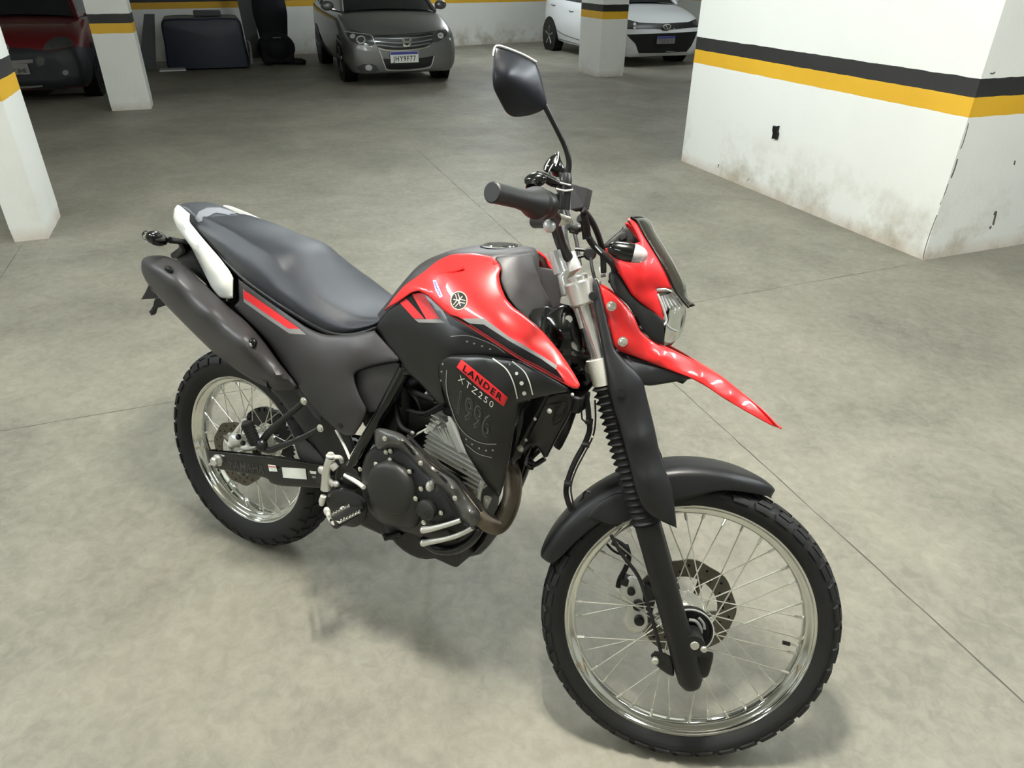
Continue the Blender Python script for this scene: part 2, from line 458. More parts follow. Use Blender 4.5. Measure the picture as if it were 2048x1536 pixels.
def floor_mat():
    m = bpy.data.materials.new('polished_concrete'); m.use_nodes = True; nt = m.node_tree; L = nt.links; N = nt.nodes.new
    b = nt.nodes['Principled BSDF']; geo = N('ShaderNodeNewGeometry')
    def noise(s, d=5, r=0.55, dist=0.0):
        n = N('ShaderNodeTexNoise'); n.inputs['Scale'].default_value = s; n.inputs['Detail'].default_value = d; n.inputs['Roughness'].default_value = r; n.inputs['Distortion'].default_value = dist
        L.new(geo.outputs['Position'], n.inputs['Vector']); return n
    def ramp(src, stops):
        k = N('ShaderNodeValToRGB'); L.new(src, k.inputs[0]); e = k.color_ramp.elements
        e[0].position, e[0].color = stops[0][0], lin(stops[0][1]) + (1,); e[1].position, e[1].color = stops[-1][0], lin(stops[-1][1]) + (1,)
        for p, c in stops[1:-1]: x = e.new(p); x.color = lin(c) + (1,)
        return k.outputs[0]
    a = ramp(noise(1.3, 7, 0.6, 0.4).outputs['Fac'], [(0.30, (98, 96, 87)), (0.5, (134, 131, 118)), (0.70, (162, 157, 141))])
    bb = ramp(noise(6.5, 8, 0.65, 0.3).outputs['Fac'], [(0.36, (116, 113, 101)), (0.62, (151, 147, 132))])
    mx = N('ShaderNodeMix'); mx.data_type = 'RGBA'; mx.inputs['Factor'].default_value = 0.34; L.new(a, mx.inputs['A']); L.new(bb, mx.inputs['B'])
    c3_ = ramp(noise(26, 8, 0.7, 0.6).outputs['Fac'], [(0.38, (112, 109, 97)), (0.62, (154, 150, 135))])
    mx3 = N('ShaderNodeMix'); mx3.data_type = 'RGBA'; mx3.inputs['Factor'].default_value = 0.30; L.new(mx.outputs['Result'], mx3.inputs['A']); L.new(c3_, mx3.inputs['B']); mx = mx3
    # small dark scuffs
    sp = noise(17, 3, 0.5); k = N('ShaderNodeMapRange'); k.inputs['From Min'].default_value = 0.68; k.inputs['From Max'].default_value = 0.78; k.inputs['To Max'].default_value = 0.35; L.new(sp.outputs['Fac'], k.inputs['Value'])
    m2 = N('ShaderNodeMix'); m2.data_type = 'RGBA'; m2.inputs['B'].default_value = lin((112, 110, 100)) + (1,); L.new(k.outputs[0], m2.inputs['Factor']); L.new(mx.outputs['Result'], m2.inputs['A'])
    L.new(m2.outputs['Result'], b.inputs['Base Color'])
    rr = N('ShaderNodeMapRange'); rr.inputs['To Min'].default_value = 0.42; rr.inputs['To Max'].default_value = 0.66; L.new(noise(3.0).outputs['Fac'], rr.inputs['Value']); L.new(rr.outputs[0], b.inputs['Roughness'])
    b.inputs['Specular IOR Level'].default_value = 0.35
    bp = N('ShaderNodeBump'); bp.inputs['Strength'].default_value = 0.12; bp.inputs['Distance'].default_value = 0.004; L.new(noise(60, 8, 0.7).outputs['Fac'], bp.inputs['Height']); L.new(bp.outputs['Normal'], b.inputs['Normal'])
    return m
M['floor'] = floor_mat()
M['ceil'] = mat('ceiling_paint', (205, 205, 198), 0.7, bump=0.2, bscale=20)
M['joint'] = mat('joint_filler', (84, 82, 74), 0.8)
M['crack'] = mat('paint_crack', (96, 92, 84), 0.9)  # dark tone of the cracks and chips along the wall corner

def slab(name, pts, z0, z1, m):
    b = Buf(); b.prism([np.array([p[0], p[1], z0]) for p in pts], (0, 0, z1 - z0)); o = b.build(name, m, smooth=False); tag(o, kind='structure'); return o
U0, U1, V0, V1 = -6.0, 17.0, -6.5, 12.0
rect = lambda u0, u1, v0, v1: [G(u0, v0), G(u1, v0), G(u1, v1), G(u0, v1)]
slab('floor', rect(U0, U1, V0, V1), -0.12, 0.0, M['floor'])
slab('ceiling', rect(U0, U1, V0, V1), CEIL, CEIL + 0.15, M['ceil'])
# back wall, a little askew to the grid
bw0 = W(607, 108); bw1 = W(1062, 84); bd = (bw1 - bw0) / np.linalg.norm(bw1 - bw0); bn = np.array([-bd[1], bd[0], 0]) 
if bn @ D1 < 0: bn = -bn
a0 = bw0 - bd * 9.5; a1 = bw1 + bd * 5.5
slab('wall_back', [a0, a1, a1 + bn * 0.2, a0 + bn * 0.2], 0.0, CEIL, M['wall'])
W0 = np.array([1.75054, 3.98820, 0.0]); wu, wv = W0 @ D1, W0 @ D2
slab('wall_right', rect(wu, wu + 2.855, wv, V1), 0.0, CEIL, M['wall'])
slab('wall_left', rect(U0, U1, V0 - 0.2, V0), 0.0, CEIL, M['wall'])
slab('wall_far', rect(wu, U1, V1, V1 + 0.2), 0.0, CEIL, M['wall'])
slab('wall_front', rect(U0 - 0.2, U0, V0, V1), 0.0, CEIL, M['wall'])

def joint(name, a, b, w=0.0045):
    a = W(*a); b = W(*b); d = (b - a) / np.linalg.norm(b - a); n = np.array([-d[1], d[0], 0])
    rnd = random.Random(3); L = np.linalg.norm(b - a); k = int(L / 0.06); top = []; bot = []
    for i in range(k + 1):
        p = a + d * L * i / k + n * rnd.uniform(-.0016, .0016); ww = w * rnd.uniform(.55, 1.25) / 2
        top.append(p + n * ww + [0, 0, .0008]); bot.append(p - n * ww + [0, 0, .0008])
    bf = Buf(); bf.grid([top, bot]); o = bf.build(name, M['joint'], smooth=False, recalc=True, fix=CAM); tag(o, kind='structure')
joint('trim_1', (830, 296), (2900, 2180), 0.005)
joint('trim_2', (-40, 869), (760, 734), 0.004)
joint('trim_3', (1230, 633), (1812, 531), 0.004)
joint('trim_4', (470, 412), (655, 404), 0.004)
joint('trim_5', (790, 392), (925, 378), 0.004)
joint('trim_6', (-60, 650), (44, 490), 0.004)

cr_ = [stroke([(1937, 246), (1933, 262), (1927, 283), (1921, 298)], 1.6), stroke([(1915, 318), (1909, 338), (1902, 356)], 2.6), stroke([(1896, 368), (1889, 388), (1880, 410)], 1.4), stroke([(1874, 430), (1862, 462), (1852, 492), (1846, 517)], 1.6), stroke([(1988, 430), (1992, 424), (1986, 450)], 4.0), stroke([(1982, 452), (1979, 458)], 3.5), stroke([(1980, 147), (1986, 147), (1990, 144)], 3), stroke([(2030, 321), (2028, 330)], 3), stroke([(1436, 335), (1438, 328)], 1.5), stroke([(1494, 362), (1499, 357)], 1.2)]
tag(many('trim_7', cr_, bpy.data.objects['wall_right'], M['crack'], None, .0008, CAM, np.eye(3)), kind='structure')
def pillar(name, u, v, du, dv, label):
    """painted concrete pillar with softened, chipped arrises"""
    bm = bmesh.new(); bmesh.ops.create_cube(bm, size=1)
    for vv in bm.verts:
        p = G(u + du * (vv.co.x + .5), v + dv * (vv.co.y + .5)); vv.co = (p[0], p[1], CEIL * (vv.co.z + .5))
    bmesh.ops.bevel(bm, geom=[e for e in bm.edges if abs(e.verts[0].co.z - e.verts[1].co.z) > 1], offset=0.012, segments=2, affect='EDGES', profile=0.5)
    bmesh.ops.bisect_plane(bm, geom=bm.verts[:] + bm.edges[:] + bm.faces[:], plane_co=(0, 0, 0.10), plane_no=(0, 0, 1))
    bmesh.ops.bisect_plane(bm, geom=bm.verts[:] + bm.edges[:] + bm.faces[:], plane_co=(0, 0, 0.04), plane_no=(0, 0, 1))
    rnd = random.Random(hash(name) % 97 + int(u * 10)); c = G(u + du / 2, v + dv / 2)
    for vv in bm.verts:
        if vv.co.z < 0.05:
            k = rnd.uniform(0.0, 0.035); vv.co.x += (c[0] - vv.co.x) * k; vv.co.y += (c[1] - vv.co.y) * k
    V = [np.array(x.co) for x in bm.verts]; bm.verts.index_update(); Fc = [[q.index for q in f.verts] for f in bm.faces]; bm.free()
    o = mk(name, V, Fc, M['pillar'], smooth=True, ang=25)
    return tag(o, label, 'pillar', 'banded concrete pillars')
pillar('concrete_pillar', 3.507, -1.325, 0.54, 0.205, 'white concrete pillar with black and yellow bands at the left edge, nearest of the pillars')
pillar('concrete_pillar', 8.66, -1.19, 0.42, 0.46, 'white banded concrete pillar between the red car and the dark blue car')
pillar('concrete_pillar', 9.62, 6.12, 0.80, 0.47, 'white banded concrete pillar standing in front of the white hatchback')

# black cleat on the right wall, with the chipped paint round it
bvw = bvh_of(bpy.data.objects['wall_right'])
def wl(px): 
    h = hit(bvw, px[0], px[1], CAM, CM.T @ np.eye(3) @ np.eye(3) if False else np.eye(3)); return h[0]
out = [(1550, 251), (1553.5, 253), (1560, 251.5), (1557.5, 262), (1559, 268), (1556, 279), (1551.5, 276), (1547, 277.5), (1549.5, 266), (1548.5, 260)]
pts = []
for q in out:
    h = bvw.ray_cast(Vector(CAM), Vector(ray(*q)).normalized()); pts.append(np.array(h[0]))
bf = Buf(); bf.prism([p - D2 * 0.022 for p in pts], D2 * 0.022)
tag(bf.build('wall_cleat', M['black'], smooth=False, bevel=0.002), 'small black spool-shaped cleat fixed on the white wall under the yellow band', 'cleat')

# ceiling tubes (above the frame)
for i, tb in enumerate(TUBES):
    u, v, pw = tb[:3]; kl = tb[3] if len(tb) > 3 else 1.0
    e = empty('ceiling_lamp', Matrix.Translation(Vector(G(u, v, CEIL))) @ Matrix.Rotation(PSI, 4, 'Z'))
    if kl < 1: tag(e, 'short warm white ceiling lamp right above the red motorcycle', 'lamp', 'ceiling lamps over the parking bays')
    else: tag(e, 'long white fluorescent ceiling lamp with two bare tubes', 'lamp', 'ceiling lamps over the parking bays')
    b = Buf(); b.prism([(-.62 * kl, -.10, 0), (-.62 * kl, .10, 0), (-.62 * kl, .06, -.05), (-.62 * kl, -.06, -.05)], (1.24 * kl, 0, 0)); b.build('lamp_housing', M['white'], e, smooth=False)
    em = mat('lamp_tube_light', (255, 251, 243) if kl < 1 else (242, 249, 255), 0.5, emit=pw * 2.7 / kl)
    for s in (-.075, .075):
        b = Buf(); b.tube([(-.6 * kl, s, -.07), (.6 * kl, s, -.07)], .016, 10); b.build('lamp_tube', em, e)

# ------------------------------------------------------------------ the motorcycle
bike = empty('motorcycle', Matrix(((BR[0][0], BR[0][1], BR[0][2], 0), (BR[1][0], BR[1][1], BR[1][2], 0), (BR[2][0], BR[2][1], BR[2][2], 0), (0, 0, 0, 1))),
             'red and black trail motorcycle leaning on its side stand in the foreground', 'motorcycle')
YV = np.array([0, 1.0, 0])
SY = ST @ YV                                   # lateral axis of the steered front end

def bolt(name, p, ax, r, parent, m=None, h=0.6):
    b = Buf(); ax = np.array(ax, float)
    b.lathe(p, ax, [(0, r * 1.25), (r * .18, r * 1.25), (r * .2, r), (r * h, r * .95), (r * (h + .15), r * .7)], 12)
    b.lathe(np.array(p) + ax * r * (h + .14), ax, [(0, r * .45), (.0004, r * .4)], 6)
    return b.build(name, m or M['bolt'], parent)

# ---- wheels ---------------------------------------------------------------
def wheel(name, cx, cz, T, Rt, wt, Rr, wr, m_blocks, hubr, hubw, nsp=36, rot=0.0):
    def pt(r, y, a): return T((cx + r * math.cos(a), y, cz + r * math.sin(a)))
    # rim: closed section swept round (lateral, radius)
    prof = [(-wr, Rr), (-wr - .0012, Rr - .002), (-wr, Rr - .005), (-wr + .0035, Rr - .0075), (-wr * .74, Rr - .009), (-wr * .66, Rr - .013), (-wr * .60, Rr - .020), (-wr * .45, Rr - .0245), (0, Rr - .026), (wr * .45, Rr - .0245), (wr * .60, Rr - .020), (wr * .66, Rr - .013), (wr * .74, Rr - .009),
            (wr - .0035, Rr - .0075), (wr, Rr - .005), (wr + .0012, Rr - .002), (wr, Rr), (wr - .004, Rr - .001), (wr * .6, Rr - .008), (0, Rr - .018), (-wr * .6, Rr - .008), (-wr + .004, Rr - .001)]
    N = 120; b = Buf()
    rows = [[pt(r, y, 2 * math.pi * i / N) for y, r in prof + prof[:1]] for i in range(N)]
    b.grid(rows, close=True)
    rim = b.build(name, M['chrome'], bike, ang=50)
    # tyre
    b = Buf(); tp = []
    n = 22
    for k in range(n + 1):
        t = -1.18 + 2.36 * k / n                   # from bead to bead over the crown
        a = t * math.pi / 2
        h = (Rt - .005) - Rr
        y = math.sin(a) * wt if abs(a) < math.pi / 2 else math.copysign(wt - (abs(a) - math.pi / 2) * wt * .55, a)
        r = Rr + h * (0.42 + 0.58 * math.cos(a) ** 0.85) if abs(a) < math.pi / 2 else Rr + h * 0.42 * (1 - (abs(a) - math.pi / 2) / 0.283)
        tp.append((y, max(r, Rr - .003)))
    tp[0] = (-wr + .003, Rr - .004); tp[-1] = (wr - .003, Rr - .004)
    rows = [[pt(r, y, 2 * math.pi * i / N) for y, r in tp] for i in range(N)]
    b.grid(rows, close=True)
    # tread blocks
    def prof_at(s):                                # s in -1..1 across the tread -> (y, r)
        a = s * math.pi / 2 * .93; h = (Rt - .005) - Rr
        return math.sin(a) * wt, Rr + h * (0.42 + 0.58 * math.cos(a) ** 0.85)
    nb, rowsdef = m_blocks
    for s0, s1, ph, ln, sk in rowsdef:
        for i in range(nb):
            a0 = 2 * math.pi * (i + ph) / nb; da = 2 * math.pi / nb * ln
            V = []
            for lay, dr in ((0, -.003), (1, .0046)):
                for u_ in (0, 1, 2, 3):
                    s = s0 + (s1 - s0) * u_ / 3.0
                    for w_ in (0, 1, 2):
                        y, r = prof_at(s); y2, r2 = prof_at(s + .01)
                        nv = np.array([r2 - r, -(y2 - y)]); nv = np.array([-(r2 - r), (y2 - y)]) / np.hypot(r2 - r, y2 - y)
                        shr = 0.06 * lay * (w_ - 1)
                        V.append(pt(r + nv[1] * dr, y + nv[0] * dr, a0 + da * (w_ / 2.0 - shr) + sk * s * .05))
            g = lambda l, u_, w_: l * 12 + u_ * 3 + w_
            Fc = []
            for u_ in range(3):
                for w_ in range(2): Fc.append((g(1, u_, w_), g(1, u_ + 1, w_), g(1, u_ + 1, w_ + 1), g(1, u_, w_ + 1)))
            for u_ in range(3):
                Fc.append((g(0, u_, 0), g(0, u_ + 1, 0), g(1, u_ + 1, 0), g(1, u_, 0))); Fc.append((g(0, u_, 2), g(1, u_, 2), g(1, u_ + 1, 2), g(0, u_ + 1, 2)))
            for w_ in range(2):
                Fc.append((g(0, 0, w_), g(1, 0, w_), g(1, 0, w_ + 1), g(0, 0, w_ + 1))); Fc.append((g(0, 3, w_), g(0, 3, w_ + 1), g(1, 3, w_ + 1), g(1, 3, w_)))
            b.add(V, Fc)
    b.build('tire', M['rubber'], rim, recalc=True, ang=45)
    # hub
    o = T((cx, 0, cz)); ax = T((cx, 1, cz)) - o
    b = Buf(); b.lathe(o, ax, [(-hubw, .016), (-hubw, hubr + .004), (-hubw + .006, hubr + .004), (-hubw + .012, .026), (0, .023), (hubw - .012, .026), (hubw - .006, hubr + .004), (hubw, hubr + .004), (hubw, .016)], 32)
    b.build('hub', M['alu'], rim)
    # spokes, laced in crossed pairs
    for i in range(nsp):
        side = -1 if i % 2 == 0 else 1
        a_r = 2 * math.pi * i / nsp + rot; sw = (1 if (i // 2) % 2 == 0 else -1) * R(62)
        p0 = pt(hubr - .003, side * (hubw - .003), a_r + sw); p1 = pt(Rr - .026, side * wr * .25, a_r); d = p1 - p0
        b = Buf(); b.tube([p0, p1], .0016, 6); b.tube([p0 + d * .93, p0 + d * .935, p1 + d * .015], [.0022, .0034, .0034], 8)
        b.build('spoke', M['bolt'], rim)
    return rim, pt
ftread = (40, [(-.30, -.02, 0.0, .62, 3), (.04, .32, .5, .62, 3), (-.62, -.36, .35, .66, -2), (.38, .64, .85, .66, -2), (-.93, -.68, .0, .74, 1), (.70, .95, .5, .74, 1)])
rtread = (34, [(-.26, .26, 0.0, .55, 0), (-.62, -.32, .5, .62, 2), (.34, .64, .5, .62, 2), (-.96, -.68, .0, .66, 1), (.70, .98, .0, .66, 1)])
fw, fpt = wheel('front_wheel', FWX, FWZ, q2b, 0.340, .043, .2845, .0265, ftread, .046, .038, 36, R(3))
rw, rpt = wheel('rear_wheel', 0.0, RWZ, ident, 0.324, .060, .2395, .0375, rtread, .052, .040, 36, R(4))

def rotor(name, cx, cz, T, y, R1, R0, parent, m, holes=True, th=.0045, n=72):
    """drilled ring"""
    b = Buf()
    ring = [(R0, y - th / 2), (R0, y + th / 2), (R1, y + th / 2), (R1, y - th / 2), (R0, y - th / 2)]
    rows = [[T((cx + (r + (.0022 * math.sin(9 * 2 * math.pi * i / n) if r == R1 else 0)) * math.cos(2 * math.pi * i / n), yy, cz + (r + (.0022 * math.sin(9 * 2 * math.pi * i / n) if r == R1 else 0)) * math.sin(2 * math.pi * i / n))) for r, yy in ring] for i in range(n)]
    b.grid(rows, close=True)
    for k in range(5):                            # carrier arms
        a = 2 * math.pi * k / 5
        b.tube([T((cx + .035 * math.cos(a - .3), y, cz + .035 * math.sin(a - .3))), T((cx + R0 * 1.02 * math.cos(a), y, cz + R0 * 1.02 * math.sin(a)))], .007, 6)
    o = b.build(name, m, parent, smooth=True, ang=30)
    if holes:
        b = Buf()
        for k in range(30):
            a = 2 * math.pi * k / 30; r = R0 + (R1 - R0) * (.3 if k % 2 else .68)
            c = T((cx + r * math.cos(a), y, cz + r * math.sin(a))); ax = T((cx, y + 1, cz)) - T((cx, y, cz))
            b.lathe(c - ax * (th / 2 + .0004), ax, [(0, .0034), (th + .0008, .0034)], 10)
        b.build('drilled_holes', M['stbk'], o)
    return o
rotor('brake_disc', FWX, FWZ, q2b, .058, .120, .078, fw, M['disc'])
rotor('brake_disc', 0, RWZ, ident, -.060, .102, .070, rw, M['disc'])
# rear sprocket and chain on the far side
b = Buf(); N = 43
ring = []
for i in range(N * 4):
    a = 2 * math.pi * i / (N * 4); r = .105 + (.0045 if i % 4 in (0, 1) else -.003)
    ring.append([np.array([rr * math.cos(a), yy, RWZ + rr * math.sin(a)]) for rr, yy in ((.06, .062), (.06, .068), (r, .068), (r, .062), (.06, .062))])
b.grid(ring, close=True); b.build('sprocket', M['satin'], rw, ang=25)
b = Buf()
fsx, fsz = .50, .405
loop = [np.array([math.cos(a) * .106, .065, RWZ + math.sin(a) * .106]) for a in np.linspace(R(85), R(275), 30)] + [np.array([fsx + math.cos(a) * .032, .065, fsz + math.sin(a) * .032]) for a in np.linspace(R(-75), R(80), 10)]
lp = []
for i in range(len(loop)):
    p, q = loop[i], loop[(i + 1) % len(loop)]; k = max(1, int(np.linalg.norm(q - p) / .012))
    for j in range(k): lp.append(p + (q - p) * j / k)
for i in range(len(lp)):
    p, q = lp[i], lp[(i + 1) % len(lp)]; d = q - p; L = np.linalg.norm(d); ang_ = math.atan2(d[2], d[0])
    rt = np.array([[math.cos(ang_), 0, -math.sin(ang_)], [0, 1, 0], [math.sin(ang_), 0, math.cos(ang_)]])
    b.box((p + q) / 2, (L * .95, .012 if i % 2 else .018, .012), rt)
b.build('drive_chain', M['satin'], bike, smooth=False)
# tyre valve of the front wheel
a_ = R(-2)
b = Buf(); b.tube([fpt(.257, .0, a_), fpt(.235, 0, a_)], .0034, 8); vst = b.build('valve_stem', M['bolt'], fw)
b = Buf(); b.tube([fpt(.238, 0, a_), fpt(.222, 0, a_)], .0048, 10); b.build('valve_cap', M['black'], vst)

# ---- rear end ---------------------------------------------------------------
# swingarm
sw_out = [(413, 900.5, -.128, 1), (417, 931, -.128), (440, 939, -.128), (480, 946, -.126), (535, 956, -.122), (540, 966, -.122), (560, 972, -.12), (600, 974, -.12), (652, 977, -.115, 1), (655, 932, -.115, 1), (592, 922, -.12), (540, 914, -.122), (483, 908, -.126)]
swa = panel('swingarm', sw_out, M['gloss'], bike, edge=3, lip=.003, thick=.03, step=10, mirror=False)
sw2 = panel('swingarm', sw_out, M['gloss'], bike, edge=3, lip=.003, thick=.03, step=14, mirror=True); bpy.data.objects.remove([o for o in bpy.data.objects if o.name.startswith('swingarm')][1])
b = Buf(); b.tube([(.30, -.11, .385), (.30, .11, .385)], .026, 16); b.tube([(.43, -.13, .40), (.43, .13, .40)], .022, 16); b.build('swingarm_crossmember', M['satin'], bike)
many('maker_lettering', [text_between('YAMAHA', (458, 938), (530, 948), (-1.5, -19), .012, 1.0)], swa, M['yam'], swa, .0007)
decal('warning_sticker', [(536.5, 928.5), (552, 930), (556, 943), (539.5, 942)], swa, M['stw'], swa, lift=.0016)
decal('warning_sticker', [(537, 931.5), (552.5, 933), (553, 934.5), (537.3, 933)], swa, M['strd'], swa, lift=.0021)
decal('instruction_sticker', [(564.5, 934), (612, 937), (614.5, 958.5), (567, 955)], swa, M['stw'], swa, lift=.0016)
decal('instruction_sticker', [(620, 941), (640, 943), (642, 948.5), (622.5, 947)], swa, M['stw'], swa, lift=.0016)
decal('instruction_sticker', [(624, 951), (643, 953), (643.5, 957.5), (625, 956)], swa, M['stg'], swa, lift=.0008)
# axle, nut and chain adjuster
b = Buf(); b.tube([(0, -.135, RWZ), (0, .135, RWZ)], .009, 12); b.build('axle', M['bolt'], rw)
b = Buf(); c_ = P(432, 922, -.136); b.lathe(c_ + YV * .008, -YV, [(0, .016), (.008, .016), (.009, .0145), (.018, .0145), (.02, .012)], 6); b.lathe(c_ + YV * .009, -YV, [(0, .019), (.004, .019)], 20); b.tube([c_ + YV * .004, P(419, 929, -.13)], [.006, .0045], 10); b.build('axle_nut', M['alu'], bike)
# rear caliper and hanger
b = Buf()
b.ell(P(478, 878, -.085), [(.030, 0, .010), (0, .030, 0), (-.008, 0, .024)]); b.ell(P(463, 889, -.10), [(.013, 0, .003), (0, .012, 0), (-.003, 0, .013)])
b.tube([P(470, 868, -.09), P(482, 850, -.09), P(490, 838, -.09)], [.008, .006, .005], 10, smooth_path=3)
b.ell(P(500, 893, -.085), [(.035, 0, .012), (0, .022, 0), (-.004, 0, .012)])
b.ell(P(528, 878, -.07), [(.026, 0, .006), (0, .02, 0), (-.004, 0, .020)])
b.build('rear_caliper', M['cast'], bike)
b = Buf(); b.ell(P(477, 874, -.112), [(.009, 0, 0), (0, .008, 0), (0, 0, .009)]); b.ell(P(486, 886, -.112), [(.008, 0, 0), (0, .008, 0), (0, 0, .008)]); b.build('caliper_bore', M['gloss'], bike)
# passenger peg with its hanger
b = Buf(); b.tube([P(608, 803, -.15), P(570, 836, -.165), P(535, 868, -.175), P(520, 893, -.18)], [.0075, .009, .0105, .010], 10, smooth_path=3)
b.tube([P(640, 856, -.15), P(600, 877, -.165), P(560, 893, -.175), P(538, 901, -.18), P(520, 893, -.18)], [.0075, .008, .009, .009, .009], 10, smooth_path=3)
hang = b.build('peg_hanger', M['satin'], bike)
b = Buf(); b.ell(P(523, 890, -.185), [(.017, 0, 0), (0, .016, 0), (0, 0, .019)]); b.build('hanger_joint', M['satin'], hang)
b = Buf(); A = P(492, 843, -.20); Bp = P(512, 889, -.19); d_ = (Bp - A); px_ = np.array([.9, 0, .1]); b.tube([A, A + d_ * .05, A + d_ * .95, Bp], [.010, .0145, .0155, .012], 10)
for k in range(7): b.tube([A + d_ * (.1 + .12 * k), A + d_ * (.14 + .12 * k)], .0168, 10)
pg = b.build('passenger_peg', M['rubber'], bike)
b = Buf(); b.tube([P(482, 866, -.2), P(483, 845, -.2), P(490, 838, -.2)], .0028, 8, smooth_path=3); b.build('peg_edge', M['silver'], pg)
for q in ((608, 802), (641, 856)): bolt('hanger_bolt', P(q[0], q[1], -.162), -YV, .0085, bike)
# mudguard over the rear wheel and dark inner fender
b = Buf(); rows = []
for i in range(9):
    a = R(42 + i * 7.0); r = .372
    rows.append([np.array([r_ * math.cos(a), y, RWZ + r_ * math.sin(a)]) for y, r_ in ((-.075, r - .03), (-.07, r - .004), (-.04, r + .004), (0, r + .006), (.04, r + .004), (.07, r - .004), (.075, r - .03))])
b.grid(surf(rows, 2, 2)); b.build('rear_fender', M['fend'], bike, solid=.003, recalc=True, fix=(0, 0, 3))
panel('inner_fender', [(520, 756, -.085), (600, 772, -.09), (655, 810, -.10), (700, 862, -.10), (712, 900, -.10), (700, 960, -.10), (668, 975, -.10), (640, 925, -.095), (618, 880, -.09), (592, 840, -.085), (560, 800, -.085)], M['fend'], bike, edge=8, lip=.01, thick=.012, step=14)
panel('shock_cover', [(585, 878, -.10), (600, 868, -.10), (640, 905, -.10), (655, 930, -.10), (640, 938, -.10), (600, 925, -.10)], M['matte'], bike, edge=8, lip=.01, thick=.01, step=12)
panel('inner_fender_rib', [(590, 772, -.115), (612, 778, -.115), (640, 815, -.12), (646, 845, -.12), (632, 838, -.12), (606, 802, -.115)], M['matte'], bike, edge=5, lip=.006, thick=.006, step=10)

# licence-plate bracket behind the silencer
panel('plate_bracket', [(298, 566, -.06), (292, 582, -.06), (282, 599, -.06, 1), (320, 597, -.06), (330, 575, -.06)], M['satin'], bike, edge=2, lip=.001, thick=.012, step=8)
panel('plate_bracket', [(309, 596, -.03), (306, 614, -.03), (302, 631, -.03, 1), (309, 618, -.03), (328, 612, -.03), (345, 606, -.03), (330, 596, -.03)], M['black'], bike, edge=2, lip=.001, thick=.015, step=8)

# exhaust silencer under its heat guard
ex = [(283, 517, -.165), (301, 511, -.16), (326, 510, -.155), (345, 517, -.15), (360, 522, -.148), (385, 545, -.145), (420, 578, -.145), (454, 611, -.15), (497, 646, -.15), (535, 692, -.15), (560, 728, -.15), (586, 758, -.15), (596, 772, -.15), (592, 780, -.14), (560, 783, -.14), (526, 772, -.145), (485, 749, -.15), (447, 721, -.155), (426, 705, -.155), (366, 646, -.16), (329, 608, -.16), (294, 567, -.165), (282, 542, -.168)]
exg = panel('exhaust_silencer', ex, M['matte'], bike, ctrl=[(312, 545, -.212), (350, 570, -.215), (400, 620, -.215), (450, 668, -.214), (505, 712, -.205), (555, 752, -.18), (360, 545, -.19), (430, 615, -.195), (500, 668, -.19), (300, 535, -.205), (330, 585, -.20), (390, 645, -.195), (460, 712, -.19)], edge=7, lip=.02, thick=.006, step=9)
b = Buf(); b.tube([P(325, 562, -.125), P(420, 628, -.125), P(560, 752, -.12)], [.040, .050, .044], 20); b.build('silencer_can', M['satin'], exg)
b = Buf(); c_ = P(334, 539, -.213); b.ell(c_ + YV * .006, [(.017, 0, -.001), (0, .007, 0), (0, 0, .0085)]); b.build('guard_recess', M['stbk'], exg)
b = Buf(); c_ = P(501, 687, -.207); b.ell(c_ + YV * .008, [(.012, 0, 0), (0, .009, 0), (0, 0, .0125)]); gh = b.build('guard_hole', M['stbk'], exg)
bolt('guard_bolt', P(502.5, 689, -.2045), -YV, .0055, exg)

# rear indicator (right side)
ri = [0]
b = Buf(); c_ = P(314, 477, -.20); X_ = P(330, 480, -.17) - P(300, 475, -.225); X_ = X_ / np.linalg.norm(X_); Z_ = np.array([0, 0, 1.0])
b.ell(c_, [X_ * .040, np.cross(Z_, X_) * .017, Z_ * .020], 20, 14); ind = b.build('rear_indicator', M['gloss'], bike)
b = Buf(); b.ell(P(296, 473, -.217), [X_ * .016, np.cross(Z_, X_) * .014, Z_ * .0165], 18, 12); b.build('indicator_lens', M['clear'], ind)
b = Buf(); b.tube([P(340, 480, -.165), P(360, 483, -.13), P(374, 487, -.08)], [.009, .008, .011], 10, smooth_path=3); b.tube([P(362, 484, -.12), P(367, 497, -.09), P(348, 511, -.06)], [.009, .012, .010], 8, smooth_path=3); b.build('indicator_stalk', M['black'], ind)
panel('taillight_cover', [(340, 508, -.05), (360, 500, -.06), (372, 478, -.08), (395, 500, -.10), (420, 545, -.11), (440, 590, -.12), (455, 612, -.12), (420, 575, -.11), (385, 545, -.10)], M['black'], bike, edge=5, lip=.01, thick=.02, step=12)

# grab rails
panel('grab_rail', [(354, 410, -.095), (360, 411, -.095), (380, 428, -.10, 1), (379, 444, -.10), (401, 471, -.108), (441, 517, -.118), (460, 542, -.125), (467, 556, -.13, 1), (466, 596, -.133, 1), (459, 598, -.133), (438, 596, -.133), (422, 574, -.132), (416, 561, -.13), (385, 499, -.122), (354, 455, -.112), (346, 436, -.105), (348, 418, -.10)], M['white'], bike, ctrl=[(400, 490, -.13), (430, 540, -.14), (445, 575, -.143), (370, 445, -.118)], edge=5, lip=.007, thick=.014, step=8, q=.12)
panel('grab_rail', [(443, 410, .105), (460, 411, .105), (500, 427, .115), (535, 444, .125), (556, 459, .13), (548, 470, .13), (500, 455, .12), (455, 430, .105)], M['white'], bike, edge=3, lip=.004, thick=.014, step=8)
panel('tail_side_filler', [(375, 488, -.085), (405, 505, -.09), (450, 545, -.098), (478, 556, -.10), (482, 600, -.10), (520, 640, -.10), (570, 700, -.10), (620, 780, -.10), (650, 850, -.10), (600, 800, -.095), (540, 725, -.095), (470, 650, -.095), (420, 590, -.09)], M['black'], bike, edge=4, lip=.006, thick=.01, step=12)

